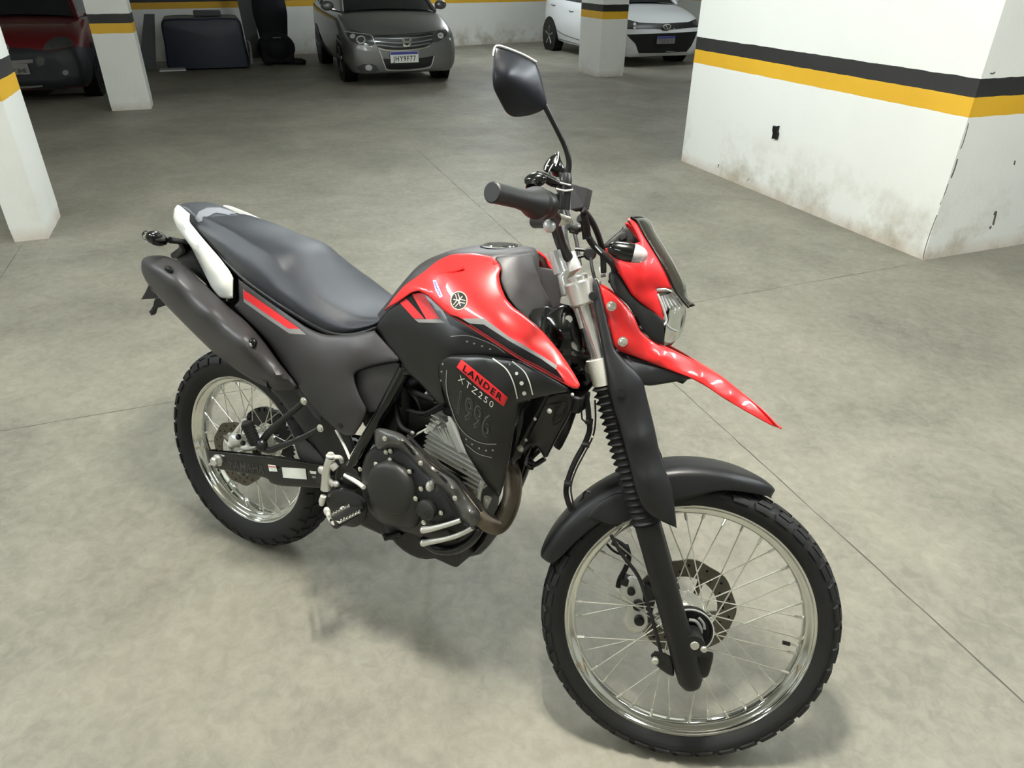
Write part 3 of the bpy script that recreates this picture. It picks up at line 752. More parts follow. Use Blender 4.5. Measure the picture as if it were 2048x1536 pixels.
# dark body under the seat
b = Buf(); rows = []
for x, z0, z1, w in ((-.235, .985, 1.015, .045), (-.18, .96, 1.02, .065), (-.08, .92, 1.0, .085), (.05, .86, .95, .095), (.2, .82, .90, .10), (.35, .74, .85, .10), (.5, .66, .86, .10), (.62, .66, .9, .10)):
    rows.append([np.array([x, y, z]) for y, z in ((-w * .7, z0), (-w, z0 + .02), (-w, z1 - .015), (-w * .8, z1), (w * .8, z1), (w, z1 - .015), (w, z0 + .02), (w * .7, z0), (-w * .7, z0))])
b.grid(rows); b.add([rows[0][i] for i in range(8)], [tuple(range(8))]); b.build('tail_body', M['black'], bike)

# seat
st = [(-.135, 1.012, .060, 1.006, .078, .985), (-.11, 1.020, .070, 1.014, .088, .978), (-.07, 1.0235, .078, 1.014, .097, .962), (.02, 1.019, .088, 1.005, .110, .930), (.10, 1.009, .098, .990, .122, .902), (.17, 1.003, .106, .980, .131, .884), (.215, .999, .108, .966, .136, .874), (.25, .990, .112, .944, .140, .866),
      (.29, .966, .120, .926, .143, .858), (.33, .941, .123, .911, .144, .849), (.37, .918, .121, .896, .144, .840), (.42, .896, .114, .880, .139, .832), (.47, .885, .102, .869, .130, .836), (.52, .888, .090, .873, .118, .856), (.56, .906, .080, .892, .108, .882), (.60, .945, .065, .935, .090, .915)]
rows = []
for x, zc, ws, zs, wd_, zb in st:
    half = [(0, zc), (ws * .6, zc + (zs - zc) * (.22 if x < .23 else .30)), (ws * .93, zs + .006), (ws * 1.04, zs - .004), (wd_, zs - (zs - zb) * .46), (wd_ * .985, zb + .004), (wd_ * .90, zb - .004)]
    rows.append([np.array([x, -y, z]) for y, z in reversed(half)] + [np.array([x, y, z]) for y, z in half[1:]])
b = Buf(); D = surf(rows, 4, 3); b.grid(D); b.add(D[0], [tuple(range(len(D[0])))]); b.add(D[-1], [tuple(range(len(D[-1])))])
seat = b.build('seat', M['seat'], bike, ang=60)
b = Buf(); b.tube([np.array([x, -(wd_ * .93), zb - .006]) for x, zc, ws, zs, wd_, zb in st[1:-1]], .007, 8, smooth_path=3); b.tube([np.array([x, (wd_ * .93), zb - .006]) for x, zc, ws, zs, wd_, zb in st[1:-1]], .007, 8, smooth_path=3); b.build('seat_base', M['black'], bike)
# tail cowl behind the seat
rows = []
for x, z, w, h in ((-.262, 1.018, .035, .012), (-.245, 1.033, .045, .02), (-.20, 1.040, .056, .03), (-.16, 1.034, .068, .04), (-.125, 1.024, .078, .045), (-.10, 1.018, .08, .045)):
    rows.append([np.array([x, y, zz]) for y, zz in ((-w, z - h), (-w * .92, z - .008), (-w * .6, z), (0, z + .002), (w * .6, z), (w * .92, z - .008), (w, z - h))])
b = Buf(); b.grid(surf(rows, 4, 3)); tcw = b.build('tail_cowl', M['tailg'], bike, solid=.004, recalc=True, fix=(0, 0, 3))

decal('cowl_plate', [(391, 437), (398, 424), (414, 416), (440, 416), (480, 429), (474, 434), (432, 426), (415, 434), (404, 453)], tcw, M['tailp'], tcw, 4, .0015)
# side cover, with its recessed front field and stripe
sc = [(476, 557, -.122, 1), (500, 574, -.126), (526, 592, -.13), (572, 624, -.136), (619, 657, -.14), (651, 670, -.14), (697, 670, -.135), (749, 661, -.125, 1), (775, 690, -.13), (799, 714, -.135, 1), (801, 722, -.137), (770, 726, -.142), (738, 733, -.146), (708, 746, -.15), (711, 770, -.15), (722, 797, -.15), (735, 820, -.147), (726, 845, -.143), (709, 870, -.14, 1), (690, 872, -.138), (668, 856, -.136), (643, 834, -.134), (618, 802, -.135), (590, 765, -.138), (562, 722, -.138), (535, 683, -.135), (497, 643, -.13), (466, 614, -.125), (478, 602, -.122), (476, 580, -.122)]
scv = panel('side_cover', sc, M['matte'], bike, ctrl=[(560, 660, -.146), (620, 710, -.158), (660, 760, -.16), (680, 810, -.155), (720, 700, -.150), (600, 690, -.153)], edge=7, lip=.008, thick=.004, step=10, mirror=False)
rc = [(700, 742, -.135), (738, 731, -.132), (801, 720, -.126), (800, 745, -.122), (790, 774, -.122), (775, 800, -.122), (757, 824, -.124), (733, 826, -.128), (712, 790, -.132)]
panel('frame_cover', rc, M['matte'], bike, ctrl=[(755, 765, -.132)], edge=6, lip=.006, thick=.004, step=10)
decal('stripe_sticker', [(486, 577), (488, 604), (530, 634), (579, 667), (613, 669.5), (599, 658), (577, 656), (530, 625), (490, 597), (490, 580)], scv, M['stg'], scv, 6, .0007)
decal('stripe_sticker', [(488, 580), (495, 584), (540, 615), (600, 658), (577, 657), (530, 625), (488, 596)], scv, M['strd'], scv, 6, .0011)
for q in ((501, 858), ): pass
b = Buf(); b.ell(P(680, 850, -.141), [(.010, 0, 0), (0, .004, 0), (0, 0, .010)]); b.build('cover_fixing', M['black'], scv)

# ---- fuel tank ---------------------------------------------------------------
rows = []
for x, z, w, dz in ((.50, .885, .060, .06), (.545, .935, .075, .07), (.585, .984, .084, .08), (.64, 1.044, .090, .09), (.70, 1.076, .094, .10), (.76, 1.092, .095, .10), (.82, 1.101, .092, .10), (.855, 1.106, .066, .10), (.885, 1.106, .024, .10), (.897, 1.085, .012, .10), (.91, 1.03, .010, .10), (.92, .97, .01, .08)):
    h = [(0, z), (w * .6, z - .003), (w, z - .016), (w + min(.018, w * .25), z - .06), (w + min(.024, w * .3), z - .10 - dz * .5)]
    rows.append([np.array([x, -y, zz]) for y, zz in reversed(h)] + [np.array([x, y, zz]) for y, zz in h[1:]])
b = Buf(); b.grid(surf(rows, 3, 3)); tank = b.build('fuel_tank', M['matte'], bike, recalc=True, fix=(.7, 0, 3), ang=40)
# filler cap
fc = P(1003, 494, 0.0); fn = np.array([-.10, 0, 1.0]); fn /= np.linalg.norm(fn)
b = Buf(); b.lathe(fc - fn * .012, fn, [(0, .050), (.014, .049), (.016, .044), (.0165, .034)], 40); cp = b.build('filler_cap', M['satin'], bike)
b = Buf(); b.lathe(fc + fn * .0035, fn, [(0, .041), (.003, .040), (.0032, .033), (.001, .0325)], 40, cap=False); b.build('cap_ring', M['chrome'], cp)
b = Buf(); b.lathe(fc + fn * .0035, fn, [(0, .032), (.0035, .030), (.004, .006)], 40); b.build('cap_lid', M['gloss'], cp)
panel('tank_front_cover', [(986, 513, -.100), (1030, 510, -.078), (1064, 507, -.045, 1), (1078, 560, -.050), (1104, 610, -.055), (1110, 642, -.06), (1090, 668, -.105), (1060, 645, -.125), (1020, 604, -.135), (1000, 565, -.125), (1003, 535, -.11)], M['matte'], bike, ctrl=[(1045, 570, -.10)], edge=4, lip=.004, thick=.004, step=9)
panel('tank_front_lower', [(1046, 622, -.115), (1104, 609, -.075), (1116, 640, -.08), (1120, 700, -.12), (1090, 670, -.15)], M['gloss'], bike, edge=3, lip=.003, thick=.004, step=9)

# gloss black lower side of the tank
bl = [(749, 653, -.112, 1), (772, 622, -.116), (800, 602, -.122), (824, 583, -.128), (840, 578, -.13), (862, 592, -.14), (893, 620, -.155), (933, 645, -.17), (992, 680, -.185), (1045, 712, -.195), (1040, 735, -.19), (980, 735, -.185), (900, 715, -.18), (886, 740, -.178), (884, 780, -.172), (892, 806, -.168), (880, 812, -.16), (860, 790, -.152), (838, 765, -.147), (812, 744, -.142), (798, 717, -.137), (775, 690, -.128)]
blp = panel('tank_side_panel', bl, M['satin'], bike, ctrl=[(800, 640, -.138), (850, 660, -.162), (900, 690, -.182), (850, 720, -.158)], edge=6, lip=.008, thick=.004, step=9, mirror=False)
decal('tank_block_stripe', [(800.5, 606), (813, 597), (849.5, 637), (828.5, 637)], blp, M['strd'], blp, 6, .0009)
decal('tank_block_stripe', [(824, 588), (846, 585), (879.5, 637), (853.5, 639)], blp, M['strd'], blp, 6, .0009)
decal('tank_block_stripe', [(828.5, 638), (880, 638.5), (892, 646), (838, 645)], blp, M['stg'], blp, 6, .0008)
decal('tank_block_stripe', [(814, 597), (822, 590), (852, 636), (850, 638)], blp, M['stbk'], blp, 6, .0012)
decal('tank_block_stripe', [(878, 602), (900, 622), (975, 660), (1035, 700), (1035, 716), (990, 690), (900, 650)], blp, M['stbk'], blp, 7, .0007)

# red shroud
rs = [(769, 621, -.116, 1), (786, 597, -.12), (809, 570, -.12), (846, 545, -.118), (875, 521, -.112), (904, 508, -.104), (948, 506, -.098), (984, 513, -.098), (995, 521, -.102), (1004, 535, -.110), (998, 552, -.122), (1002, 572, -.135), (1012, 597, -.148), (1028, 615, -.158), (1055, 635, -.170), (1083, 659, -.185), (1119, 702, -.207), (1148, 746, -.225), (1161, 770, -.235), (1156, 778, -.238), (1145, 777, -.238), (1132, 770, -.238), (1083, 743, -.230), (1039, 720, -.224), (992, 689, -.214), (933, 652, -.198), (893, 627, -.185), (868, 603, -.172), (854, 590, -.16), (838, 582, -.15), (824, 585, -.142), (800, 602, -.132)]
shr = panel('tank_shroud', rs, M['red'], bike, ctrl=[(918, 601, -.176), (890, 545, -.142), (940, 540, -.135), (985, 550, -.128), (1000, 625, -.186), (1060, 690, -.218), (960, 640, -.198), (860, 565, -.142), (985, 590, -.158), (1110, 735, -.234)], edge=6, lip=.008, thick=.004, step=8, mirror=True, q=.15)
decal('shroud_stripe', [(925, 637), (969, 637), (1017, 673), (1083, 711), (1114, 731), (1113, 740), (1083, 718), (1017, 681), (968, 649), (938, 647)], shr, M['stg'], shr, 6, .0007)
decal('shroud_stripe', [(900, 629), (916, 633), (940, 647), (968, 649), (1017, 681), (1083, 718), (1114, 740), (1131, 765), (1125, 763), (1083, 739), (1039, 716), (992, 685), (933, 648)], shr, M['stbk'], shr, 6, .0009)
many('shroud_stripe', [stroke([(940, 649), (992, 682), (1039, 712.5), (1083, 735.5), (1126, 760)], 2.6)], shr, M['stdr'], shr, .0013)
decal('badge', disc2((918.5, 601.5), 17.2, 18.8, 28), shr, M['cream'], shr, 5, .0012)
bd_ = [x for x in bpy.data.objects if x.name.startswith('badge')][0]
decal('badge_field', disc2((918.5, 601.5), 15.2, 16.8, 28), shr, M['stbk'], bd_, 5, .0016)
tf = []
for k in range(3):
    a = R(90 + 120 * k + 18); ca, sa = math.cos(a), math.sin(a)
    L_ = lambda t, s: (918.5 + (ca * t - sa * s) * 1.0, 601.5 - (sa * t + ca * s) * 1.08)
    tf += [stroke([L_(-11, 0), L_(-1, 0)], 1.6, 1), stroke([L_(-1, 0), L_(2, 2.6), L_(13, 2.6)], 1.5, 3), stroke([L_(-1, 0), L_(2, -2.6), L_(13, -2.6)], 1.5, 3)]
many('tuning_forks', tf, shr, M['cream'], bd_, .0020)
decal('oval_sticker', [(866, 561), (872.5, 560), (879, 575), (886.5, 593), (880, 596), (871, 580)], shr, mat('pale_violet_print', (196, 178, 214), .4), shr, 5, .0010)
many('sticker_squiggle', [stroke([(869.5, 564), (872, 567), (870.5, 570), (874, 572), (873, 576), (877, 578), (876, 582), (880, 584), (879, 588), (882.5, 591)], 1.5, 2)], shr, M['stbl'], shr, .0016)
for q in ((870, 530), (891, 536)): pass
b = Buf(); b.tube([P(878, 548, -.135), P(905, 543, -.14), P(928, 536, -.138)], [.003, .005, .003], 8, smooth_path=4); b.build('shroud_crease', M['red'], shr)
bolt('shroud_bolt', P(990, 527, -.106), (-.2, -.7, .7), .005, shr, M['redm'])

panel('tank_shroud_edge', [(1066, 511, .12), (1080, 513, .13), (1108, 527, .15), (1120, 539, .16), (1092, 536, .15), (1072, 531, .13)], M['red'], bike, edge=3, lip=.003, thick=.006, step=6)
panel('tank_front_cover', [(1070, 531, .11), (1092, 536, .115), (1122, 541, .12), (1134, 575, .12), (1138, 605, .12), (1118, 645, .11), (1098, 620, .10)], M['matte'], bike, edge=3, lip=.003, thick=.006, step=8)
# lower shroud with the model lettering
ls = [(897, 711, -.196), (955, 709, -.205), (1039, 720, -.212), (1083, 744, -.222), (1136, 775, -.232, 1), (1134, 783, -.232), (1098, 790, -.222), (1064, 798, -.212), (1038, 806, -.205, 1), (1031, 841, -.198), (1021, 906, -.187), (1010, 961, -.177), (999, 996, -.167), (989, 989, -.166), (970, 966, -.168), (951, 936, -.171), (933, 906, -.174), (917, 868, -.179), (904, 830, -.183), (888, 786, -.187), (876, 752, -.187), (876, 725, -.19)]
lsp = panel('radiator_shroud', ls, M['satin'], bike, ctrl=[(930, 735, -.212), (1000, 770, -.222), (960, 780, -.214), (960, 850, -.202), (980, 920, -.188), (1060, 765, -.226), (1010, 800, -.221)], edge=6, lip=.008, thick=.004, step=9, mirror=False, q=.14)
T2 = panel('radiator_shroud', ls, M['matte'], bike, edge=6, lip=.008, thick=.004, step=14, mirror=True, q=.14)
bpy.data.objects.remove([o for o in bpy.data.objects if o.name.startswith('radiator_shroud')][1])
decal('model_nameplate', [(923.5, 719), (968, 754), (1016, 794), (1007.5, 812.5), (960, 776), (914, 734)], lsp, M['strd'], lsp, 6, .0010)
many('nameplate_lettering', [text_between('LANDER', (925, 740), (1002, 802), (5, -11), .022, 1.25)], lsp, M['stbk'], lsp, .0016)
many('model_lettering', [text_between('XTZ250', (916, 760), (985, 816), (4, -11.5), -.004, 1.35)], lsp, M['stdot'], lsp, .0012)
yr = text_between('1996', (908, 818), (978, 878), (7, -43), .026, 1.1); yr2 = text_between('1996', (908, 818), (978, 878), (7, -43), -.008, 1.1)
many('year_lettering', [yr], lsp, M['stdim'], lsp, .0009); many('year_lettering', [yr2], lsp, M['satin'], lsp, .0013)
Lw = 1.5
many('line_print', [stroke([(880.6, 711), (874, 744), (875, 778), (885, 807), (900, 828), (909, 842), (917, 860), (926, 892)], Lw), stroke([(894, 740), (893, 769), (897, 795), (905, 821), (917, 850), (938, 873), (965, 886), (993, 888)], Lw), stroke([(932, 888), (957, 907), (984, 915)], Lw)], lsp, M['stline'], lsp, .0012)
many('line_print', [stroke([(986, 717), (1013, 738), (1027.5, 765), (1035, 797)], 2.4), stroke([(1025, 723), (1048, 742), (1059, 763), (1066, 789)], 2.4)], lsp, M['stdot'], lsp, .0012)
many('dot_print', [poly_shape(disc2(c, r, r, 12)) for c, r in (((1034, 747), 3.3), ((1044, 766), 4.2), ((1049, 786), 4.2))], lsp, M['stdot'], lsp, .0014)
many('dot_print', [poly_shape(disc2((x, y), 1.9, 2.1, 8)) for x, y in ((886.5, 728), (884, 743), (883, 760.5), (884, 778), (888, 795), (894, 812), (902, 828), (933, 878), (945, 888), (959, 896), (973, 900.5), (986, 900), (1020, 729))], lsp, M['stline'], lsp, .0014)
many('line_print', [stroke([(902, 673), (934, 671), (965, 680), (992, 692), (1010, 705)], 1.5)], blp, M['stline'], blp, .0014)
many('dot_print', [poly_shape(disc2((x, y), 2.6, 1.9, 8)) for x, y in ((935, 683), (949, 687), (965, 692), (981, 698))], blp, M['stline'], blp, .0014)

# ---- frame, head and steering area ------------------------------------------
b = Buf(); b.tube([P(812, 735, -.11), P(760, 835, -.12), P(708, 925, -.12), P(690, 960, -.12)], [.018, .018, .020, .022], 14, smooth_path=3)
b.tube([np.array(p) * [1, -1, 1] for p in (P(812, 735, -.11), P(760, 835, -.12), P(708, 925, -.12), P(690, 960, -.12))], .018, 12)
b.tube([q2b((1.012, 0, .97)) , (.93, -.05, .88), (.80, -.09, .82), P(812, 735, -.11)], .022, 12, smooth_path=3); b.tube([q2b((1.012, 0, .97)), (.93, .05, .88), (.80, .09, .82)], .022, 12, smooth_path=3)
hd = P0 + K * 1.02; b.tube([P0 + K * 1.10, P0 + K * .955], .034, 20)
b.tube([P0 + K * .97, P(1066, 889, 0), P(1030, 975, 0), P(985, 1060, -.02), (.80, 0, .28), (.62, 0, .27)], [.026, .020, .018, .018, .016, .016], 12, smooth_path=3)
b.build('frame', M['gloss'], bike)
b = Buf(); b.ell((1.02, 0, .93), [(.05, 0, .02), (0, .115, 0), (-.03, 0, .075)], 24, 16); b.build('head_cover', M['gloss'], bike)
panel('frame_gusset', [(1066, 655, -.10), (1085, 628, -.10), (1112, 612, -.09), (1140, 606, -.08), (1165, 640, -.07), (1175, 700, -.07), (1165, 716, -.07), (1140, 722, -.09), (1112, 708, -.12)], M['gloss'], bike, ctrl=[(1125, 660, -.115)], edge=10, lip=.02, thick=.004, step=10, mirror=True)
# radiator / regulator bracket cluster
panel('radiator_bracket', [(1040, 805, -.10), (1085, 795, -.10), (1142, 784, -.08), (1148, 808, -.07), (1136, 838, -.06), (1118, 870, -.05), (1095, 914, -.04, 1), (1088, 916, -.04), (1078, 897, -.05), (1066, 888, -.06), (1045, 900, -.08), (1030, 925, -.09), (1022, 935, -.10), (1030, 880, -.11), (1036, 840, -.11)], M['satin'], bike, edge=5, lip=.006, thick=.02, step=10)
b = Buf(); b.tube([P(1107, 838, -.085), P(1112, 822, -.09), P(1126, 806, -.09), P(1134, 812, -.085), P(1126, 838, -.075), P(1108, 850, -.08), P(1107, 838, -.085)], .002, 6, smooth_path=3); b.build('bracket_rib', M['engine'], bike)
for q in ((1041, 897, .008), (1099, 822, .006), (1070, 838, .004), (1145, 789, .004), (1052, 880, .004)): bolt('bracket_bolt', P(q[0], q[1], -.115), -YV, q[2] * .8, bike, M['cast'])
b = Buf(); b.tube([P(1090, 917, -.02), P(1068, 930, -.03), P(1052, 925, -.05)], .006, 8, smooth_path=3); b.tube([P(1080, 902, -.02), P(1062, 918, -.03)], .004, 8); b.tube([P(1065, 925, -.03), P(1060, 935, -.03)], .010, 8); b.build('bracket_arm', M['satin'], bike)
b = Buf(); b.box(P(1150, 800, -.03), (.05, .06, .04)); b.ell(P(1153, 812, -.03), [(.012, 0, 0), (0, .012, 0), (0, 0, .012)]); b.build('horn_mount', M['black'], bike, bevel=.006)
# radiator core (dark, between the shrouds)
b = Buf(); b.box((.965, 0, .74), (.035, .20, .20), np.array([[.94, 0, .34], [0, 1, 0], [-.34, 0, .94]]))
b.build('oil_cooler', M['engine'], bike, bevel=.006)

# ---- engine ------------------------------------------------------------------
b = Buf(); b.box((.66, 0, .40), (.34, .20, .22)); b.box((.72, 0, .50), (.22, .20, .14)); b.lathe((.70, -.115, .40), YV, [(0, .12), (.23, .12)], 30); b.lathe((.56, -.105, .42), YV, [(0, .09), (.21, .09)], 24)
b.build('crankcase', M['engine'], bike, bevel=.012)
cc = [(733, 905, -.15), (748, 893, -.15), (772, 880, -.15), (800, 885, -.15), (830, 905, -.15), (862, 940, -.15), (888, 975, -.15), (912, 1012, -.15), (930, 1038, -.15), (950, 1058, -.15), (952, 1070, -.15), (925, 1092, -.15), (893, 1101, -.15), (860, 1088, -.15), (835, 1072, -.15), (800, 1062, -.15), (768, 1048, -.15), (742, 1030, -.15), (728, 1005, -.15), (720, 970, -.15), (724, 930, -.15)]
ccp = panel('crankcase_cover', cc, M['engine'], bike, ctrl=[(790, 980, -.175), (850, 1000, -.172), (880, 1050, -.168), (800, 920, -.165), (760, 1020, -.168)], edge=8, lip=.014, thick=.05, step=10)
b = Buf(); c0 = P(782, 978, -.18); c0n = np.array([.02, -1, .06]); c0n /= np.linalg.norm(c0n)
b.lathe(c0 + np.array([0, .03, 0]), c0n, [(0, .071), (.032, .069), (.040, .064), (.044, .055), (.046, .03), (.0465, .001)], 48); b.build('clutch_cover', M['cover'], bike)
panel('clutch_cover_skirt', [(735, 985, -.185), (748, 1030, -.178), (778, 1052, -.178), (830, 1060, -.178), (845, 1030, -.178), (838, 990, -.182), (790, 1000, -.2)], M['cover'], bike, edge=10, lip=.014, thick=.02, step=10)
b = Buf(); b.lathe(P(858, 1016, -.165), -YV, [(0, .026), (.016, .026), (.020, .021), (.021, .001)], 28); b.build('oil_filter_cover', M['cover'], bike)
for q in ((752, 928, -.165), (780.5, 919.5, -.17), (819, 943, -.175), (842, 977.5, -.18), (831, 997, -.185), (882, 1025.5, -.17), (847.5, 1045, -.18), (825, 866, -.12), (772, 904, -.16), (781, 902, -.16), (720, 938, -.14)): bolt('cover_bolt', P(*q), -YV, .0052, ccp)
b = Buf(); b.ell(P(860, 972, -.165), [(.010, 0, 0), (0, .012, 0), (0, 0, .014)]); b.ell(P(866, 964, -.165), [(.006, 0, 0), (0, .010, 0), (0, 0, .006)]); b.build('oil_line_union', M['cast'], bike)
# cylinder with fins, head
ca = np.array([.17, 0, .985]); ca /= np.linalg.norm(ca); cf = np.array([ca[2], 0, -ca[0]]); rotc = np.array([[cf[0], 0, ca[0]], [0, 1, 0], [cf[2], 0, ca[2]]])
base = np.array([.775, 0, .515])
b = Buf(); b.box(base + ca * .075, (.115, .13, .17), rotc)
for k in range(13):
    s = .008 + k * .0125; wd2 = .175 if k > 1 else .15
    b.box(base + ca * s, (wd2, .20, .0035), rotc)
b.build('cylinder', M['cast'], bike, smooth=False)
b = Buf(); b.box(base + ca * .205, (.15, .17, .085), rotc); b.box(base + ca * .26, (.12, .13, .05), rotc); b.build('cylinder_head', M['engine'], bike, bevel=.012)
panel('cylinder_plate', [(893, 830, -.125), (905, 835, -.125), (924, 880, -.125), (936, 912, -.125), (922, 905, -.125), (905, 870, -.125)], M['cast'], bike, edge=3, lip=.004, thick=.02, step=8)
b = Buf()
for q in ((866, 855, .009), (872, 849, .006), (880, 842, .006), (856, 862, .006), (884, 852, .004)): b.box(P(q[0], q[1], -.112), (q[2] * 1.6, .02, q[2]), rotc)
for k in range(9): b.tube([P(852 + k * 5.4, 850 + k * 1 - (k % 3) * 2, -.108), P(868 + k * 5.4, 868 + k * 3.8, -.108)], .0026, 6)
b.build('head_fins', M['cast'], bike, smooth=False)
# intake, throttle body and dark cables in the engine bay
b = Buf(); b.tube([(.60, 0, .66), (.68, -.01, .69), (.76, 0, .72)], [.045, .034, .03], 16, smooth_path=3); b.box((.56, 0, .66), (.14, .18, .17)); b.build('throttle_body', M['black'], bike, bevel=.02)
b = Buf()
b.tube([P(800, 760, -.08), P(835, 800, -.1), P(850, 830, -.09), P(890, 812, -.11)], .005, 8, smooth_path=5); b.tube([P(815, 820, -.1), P(850, 826, -.12), P(888, 806, -.13)], .0045, 8, smooth_path=5); b.tube([P(790, 800, -.09), P(800, 850, -.1), P(830, 868, -.1)], .006, 8, smooth_path=5); b.tube([P(820, 780, -.09), P(845, 790, -.11), P(870, 800, -.12)], .006, 8, smooth_path=5)
b.build('hoses', M['rubber'], bike)
b = Buf()
for q in ((858, 792), (864, 798), (871, 803), (854, 786)): b.ell(P(q[0], q[1], -.11), [(.005, 0, 0), (0, .006, 0), (0, 0, .004)], 8, 6)
b.build('hose_fittings', M['cast'], bike)
# header guard with two slots
hg = [(748, 862, -.17), (757, 855, -.17), (775, 858, -.172), (796, 864, -.175), (811, 872, -.178), (838, 903, -.182), (866, 931, -.184), (890, 946, -.186), (911, 960, -.188), (926, 980, -.19), (939, 1000, -.19), (961, 1024, -.188), (960, 1040, -.188), (953, 1052, -.188), (943, 1054, -.188), (931, 1046, -.188), (923, 1038, -.188), (910, 1010, -.186), (891, 984, -.184), (868, 964, -.182), (847, 946, -.18), (828, 926, -.178), (811, 909, -.176), (796, 898, -.172), (780, 895, -.17), (762, 902, -.17), (750, 896, -.17)]
hgp = panel('header_guard', hg, M['guard'], bike, ctrl=[(845, 925, -.205), (900, 980, -.212), (940, 1028, -.212), (800, 883, -.195), (770, 878, -.185)], edge=8, lip=.014, thick=.004, step=8)
for q in ([(806, 884), (812, 886), (832, 905), (830, 912), (825, 909)], [(871.5, 943), (877, 944), (896, 962), (893.5, 967), (888, 963)]): decal('guard_slot', q, hgp, M['stbk'], hgp, 4, .0008)
for q in ((841.5, 926, -.208), (910, 996, -.212), (769.5, 877, -.19)): bolt('guard_bolt', P(*q), -YV, .0052, hgp)
b = Buf(); b.tube([P(815, 870, -.172), P(866, 922, -.18), P(915, 958, -.185), P(945, 996, -.187), P(964, 1022, -.185)], .0042, 8, smooth_path=4); b.build('guard_rim', M['satin'], hgp)
# exhaust header
hp = [P(1000, 905, -.02), P(1016, 925, -.03), P(1025, 955, -.045), P(1024, 992, -.065), P(1014, 1026, -.09), P(996, 1050, -.115), P(974, 1045, -.14), P(958, 1028, -.145), P(935, 995, -.135), P(880, 950, -.12), P(800, 885, -.11)]
b = Buf(); b.tube(hp, [.020, .022, .0225, .0225, .0225, .0225, .0215, .020, .018, .016, .016], 20, smooth_path=5); b.build('exhaust_header', M['steel'], bike)
b = Buf(); b.tube([P(966, 962, -.12), P(958, 985, -.125), P(955, 1005, -.13)], [.006, .006, .008], 8, smooth_path=3); b.tube([P(976, 995, -.12), P(968, 1020, -.125)], [.010, .006], 8); b.build('header_stay', M['cast'], bike)
# silver lower tubes and skid edge
for q in ([(847, 1060, -.185), (862, 1058, -.188), (885, 1052, -.188), (905, 1046, -.186), (922, 1040, -.182)], [(847, 1086, -.18), (864, 1083, -.184), (895, 1077, -.184), (922, 1068, -.18), (945, 1056, -.175)]):
    b = Buf(); pts = [P(*c) for c in q]; b.tube(pts, [.0085, .0075, .0062, .0062, .006], 12, smooth_path=4); b.ell(pts[0], [(.009, 0, 0), (0, .009, 0), (0, 0, .009)], 12, 8); ob = b.build('water_pipe', M['alu'], bike)
b = Buf(); b.tube([P(842, 1080, -.15), P(870, 1099, -.155), P(905, 1102, -.155), P(940, 1085, -.15), P(957, 1062, -.145), P(957, 1050, -.14)], [.009, .010, .010, .010, .009, .007], 12, smooth_path=4); b.build('skid_bar', M['gloss'], bike)
panel('sump_guard', [(745, 1035, -.12), (770, 1050, -.12), (800, 1062, -.12), (840, 1080, -.12), (875, 1098, -.12), (915, 1098, -.12), (950, 1068, -.12), (900, 1020, -.12), (800, 1000, -.12)], M['engine'], bike, edge=10, lip=.02, thick=.02, step=12)
# side stand boss / gear lever seen below the engine
b = Buf(); b.ell(P(780, 1073, -.13), [(.024, 0, .006), (0, .012, 0), (-.002, 0, .008)]); b.tube([P(768, 1079, -.15), P(800, 1066, -.12)], [.005, .010], 10); b.build('brake_pedal', M['gloss'], bike)

# rider's peg, brake pedal pivot, heel guard
panel('heel_guard', [(652, 992, -.165), (662, 981, -.165), (680, 977, -.165), (702, 981, -.165), (722, 990, -.165), (734, 1004, -.165), (736, 1024, -.165), (728, 1046, -.165), (708, 1056, -.165), (682, 1050, -.165), (664, 1038, -.165), (655, 1015, -.165)], M['satin'], bike, ctrl=[(695, 1010, -.172)], edge=5, lip=.006, thick=.008, step=9)
b = Buf(); A = P(722, 1018, -.175); Bp = P(668, 1046, -.262); d_ = Bp - A
b.tube([A, A + d_ * .2, A + d_ * .25, Bp], [.010, .010, .016, .016], 8); hp_ = b.build('foot_peg', M['satin'], bike)
b = Buf(); sx = np.cross(d_ / np.linalg.norm(d_), [0, 0, 1]); sx /= np.linalg.norm(sx)
for k in range(7):
    for s in (-1, 1): b.tube([A + d_ * (.28 + .11 * k) + sx * .019 * s + [0, 0, .008], A + d_ * (.28 + .11 * k) + sx * .019 * s + [0, 0, .016]], [.003, .0018], 6)
b.tube([A + d_ * .25 + sx * .019 + [0, 0, .009], Bp + sx * .019 + [0, 0, .009], Bp - sx * .019 + [0, 0, .009], A + d_ * .25 - sx * .019 + [0, 0, .009]], .0035, 6); b.build('peg_teeth', M['bolt'], hp_)
b = Buf(); b.ell(P(686, 1020, -.19), [(.009, 0, 0), (0, .008, 0), (0, 0, .010)]); b.build('peg_pin', M['cast'], hp_)
b = Buf(); b.tube([P(647, 992, -.17), P(644, 1002, -.17), P(643, 1010, -.17)], [.008, .009, .006], 10); b.build('return_spring', M['cast'], bike)
b = Buf(); b.ell(P(654, 1023, -.2), [(.011, 0, 0), (0, .006, 0), (0, 0, .013)]); b.tube([P(656, 1028, -.21), P(661, 1040, -.24), P(668, 1046, -.262)], .006, 8); b.build('peg_bracket', M['cast'], bike)
b = Buf(); b.tube([P(662, 916, -.155), P(654, 938, -.16), P(652, 960, -.16), P(652, 978, -.158)], [.013, .011, .012, .0145], 12, smooth_path=3); b.tube([P(660, 925, -.155), P(672, 938, -.15)], [.012, .010], 10); b.tube([P(656, 958, -.155), P(668, 970, -.15)], [.009, .009], 10); b.ell(P(643, 940, -.158), [(.011, 0, 0), (0, .008, 0), (0, 0, .012)]); b.ell(P(672, 968, -.152), [(.010, 0, 0), (0, .008, 0), (0, 0, .009)]); mc = b.build('rear_master_cylinder', M['alu'], bike)
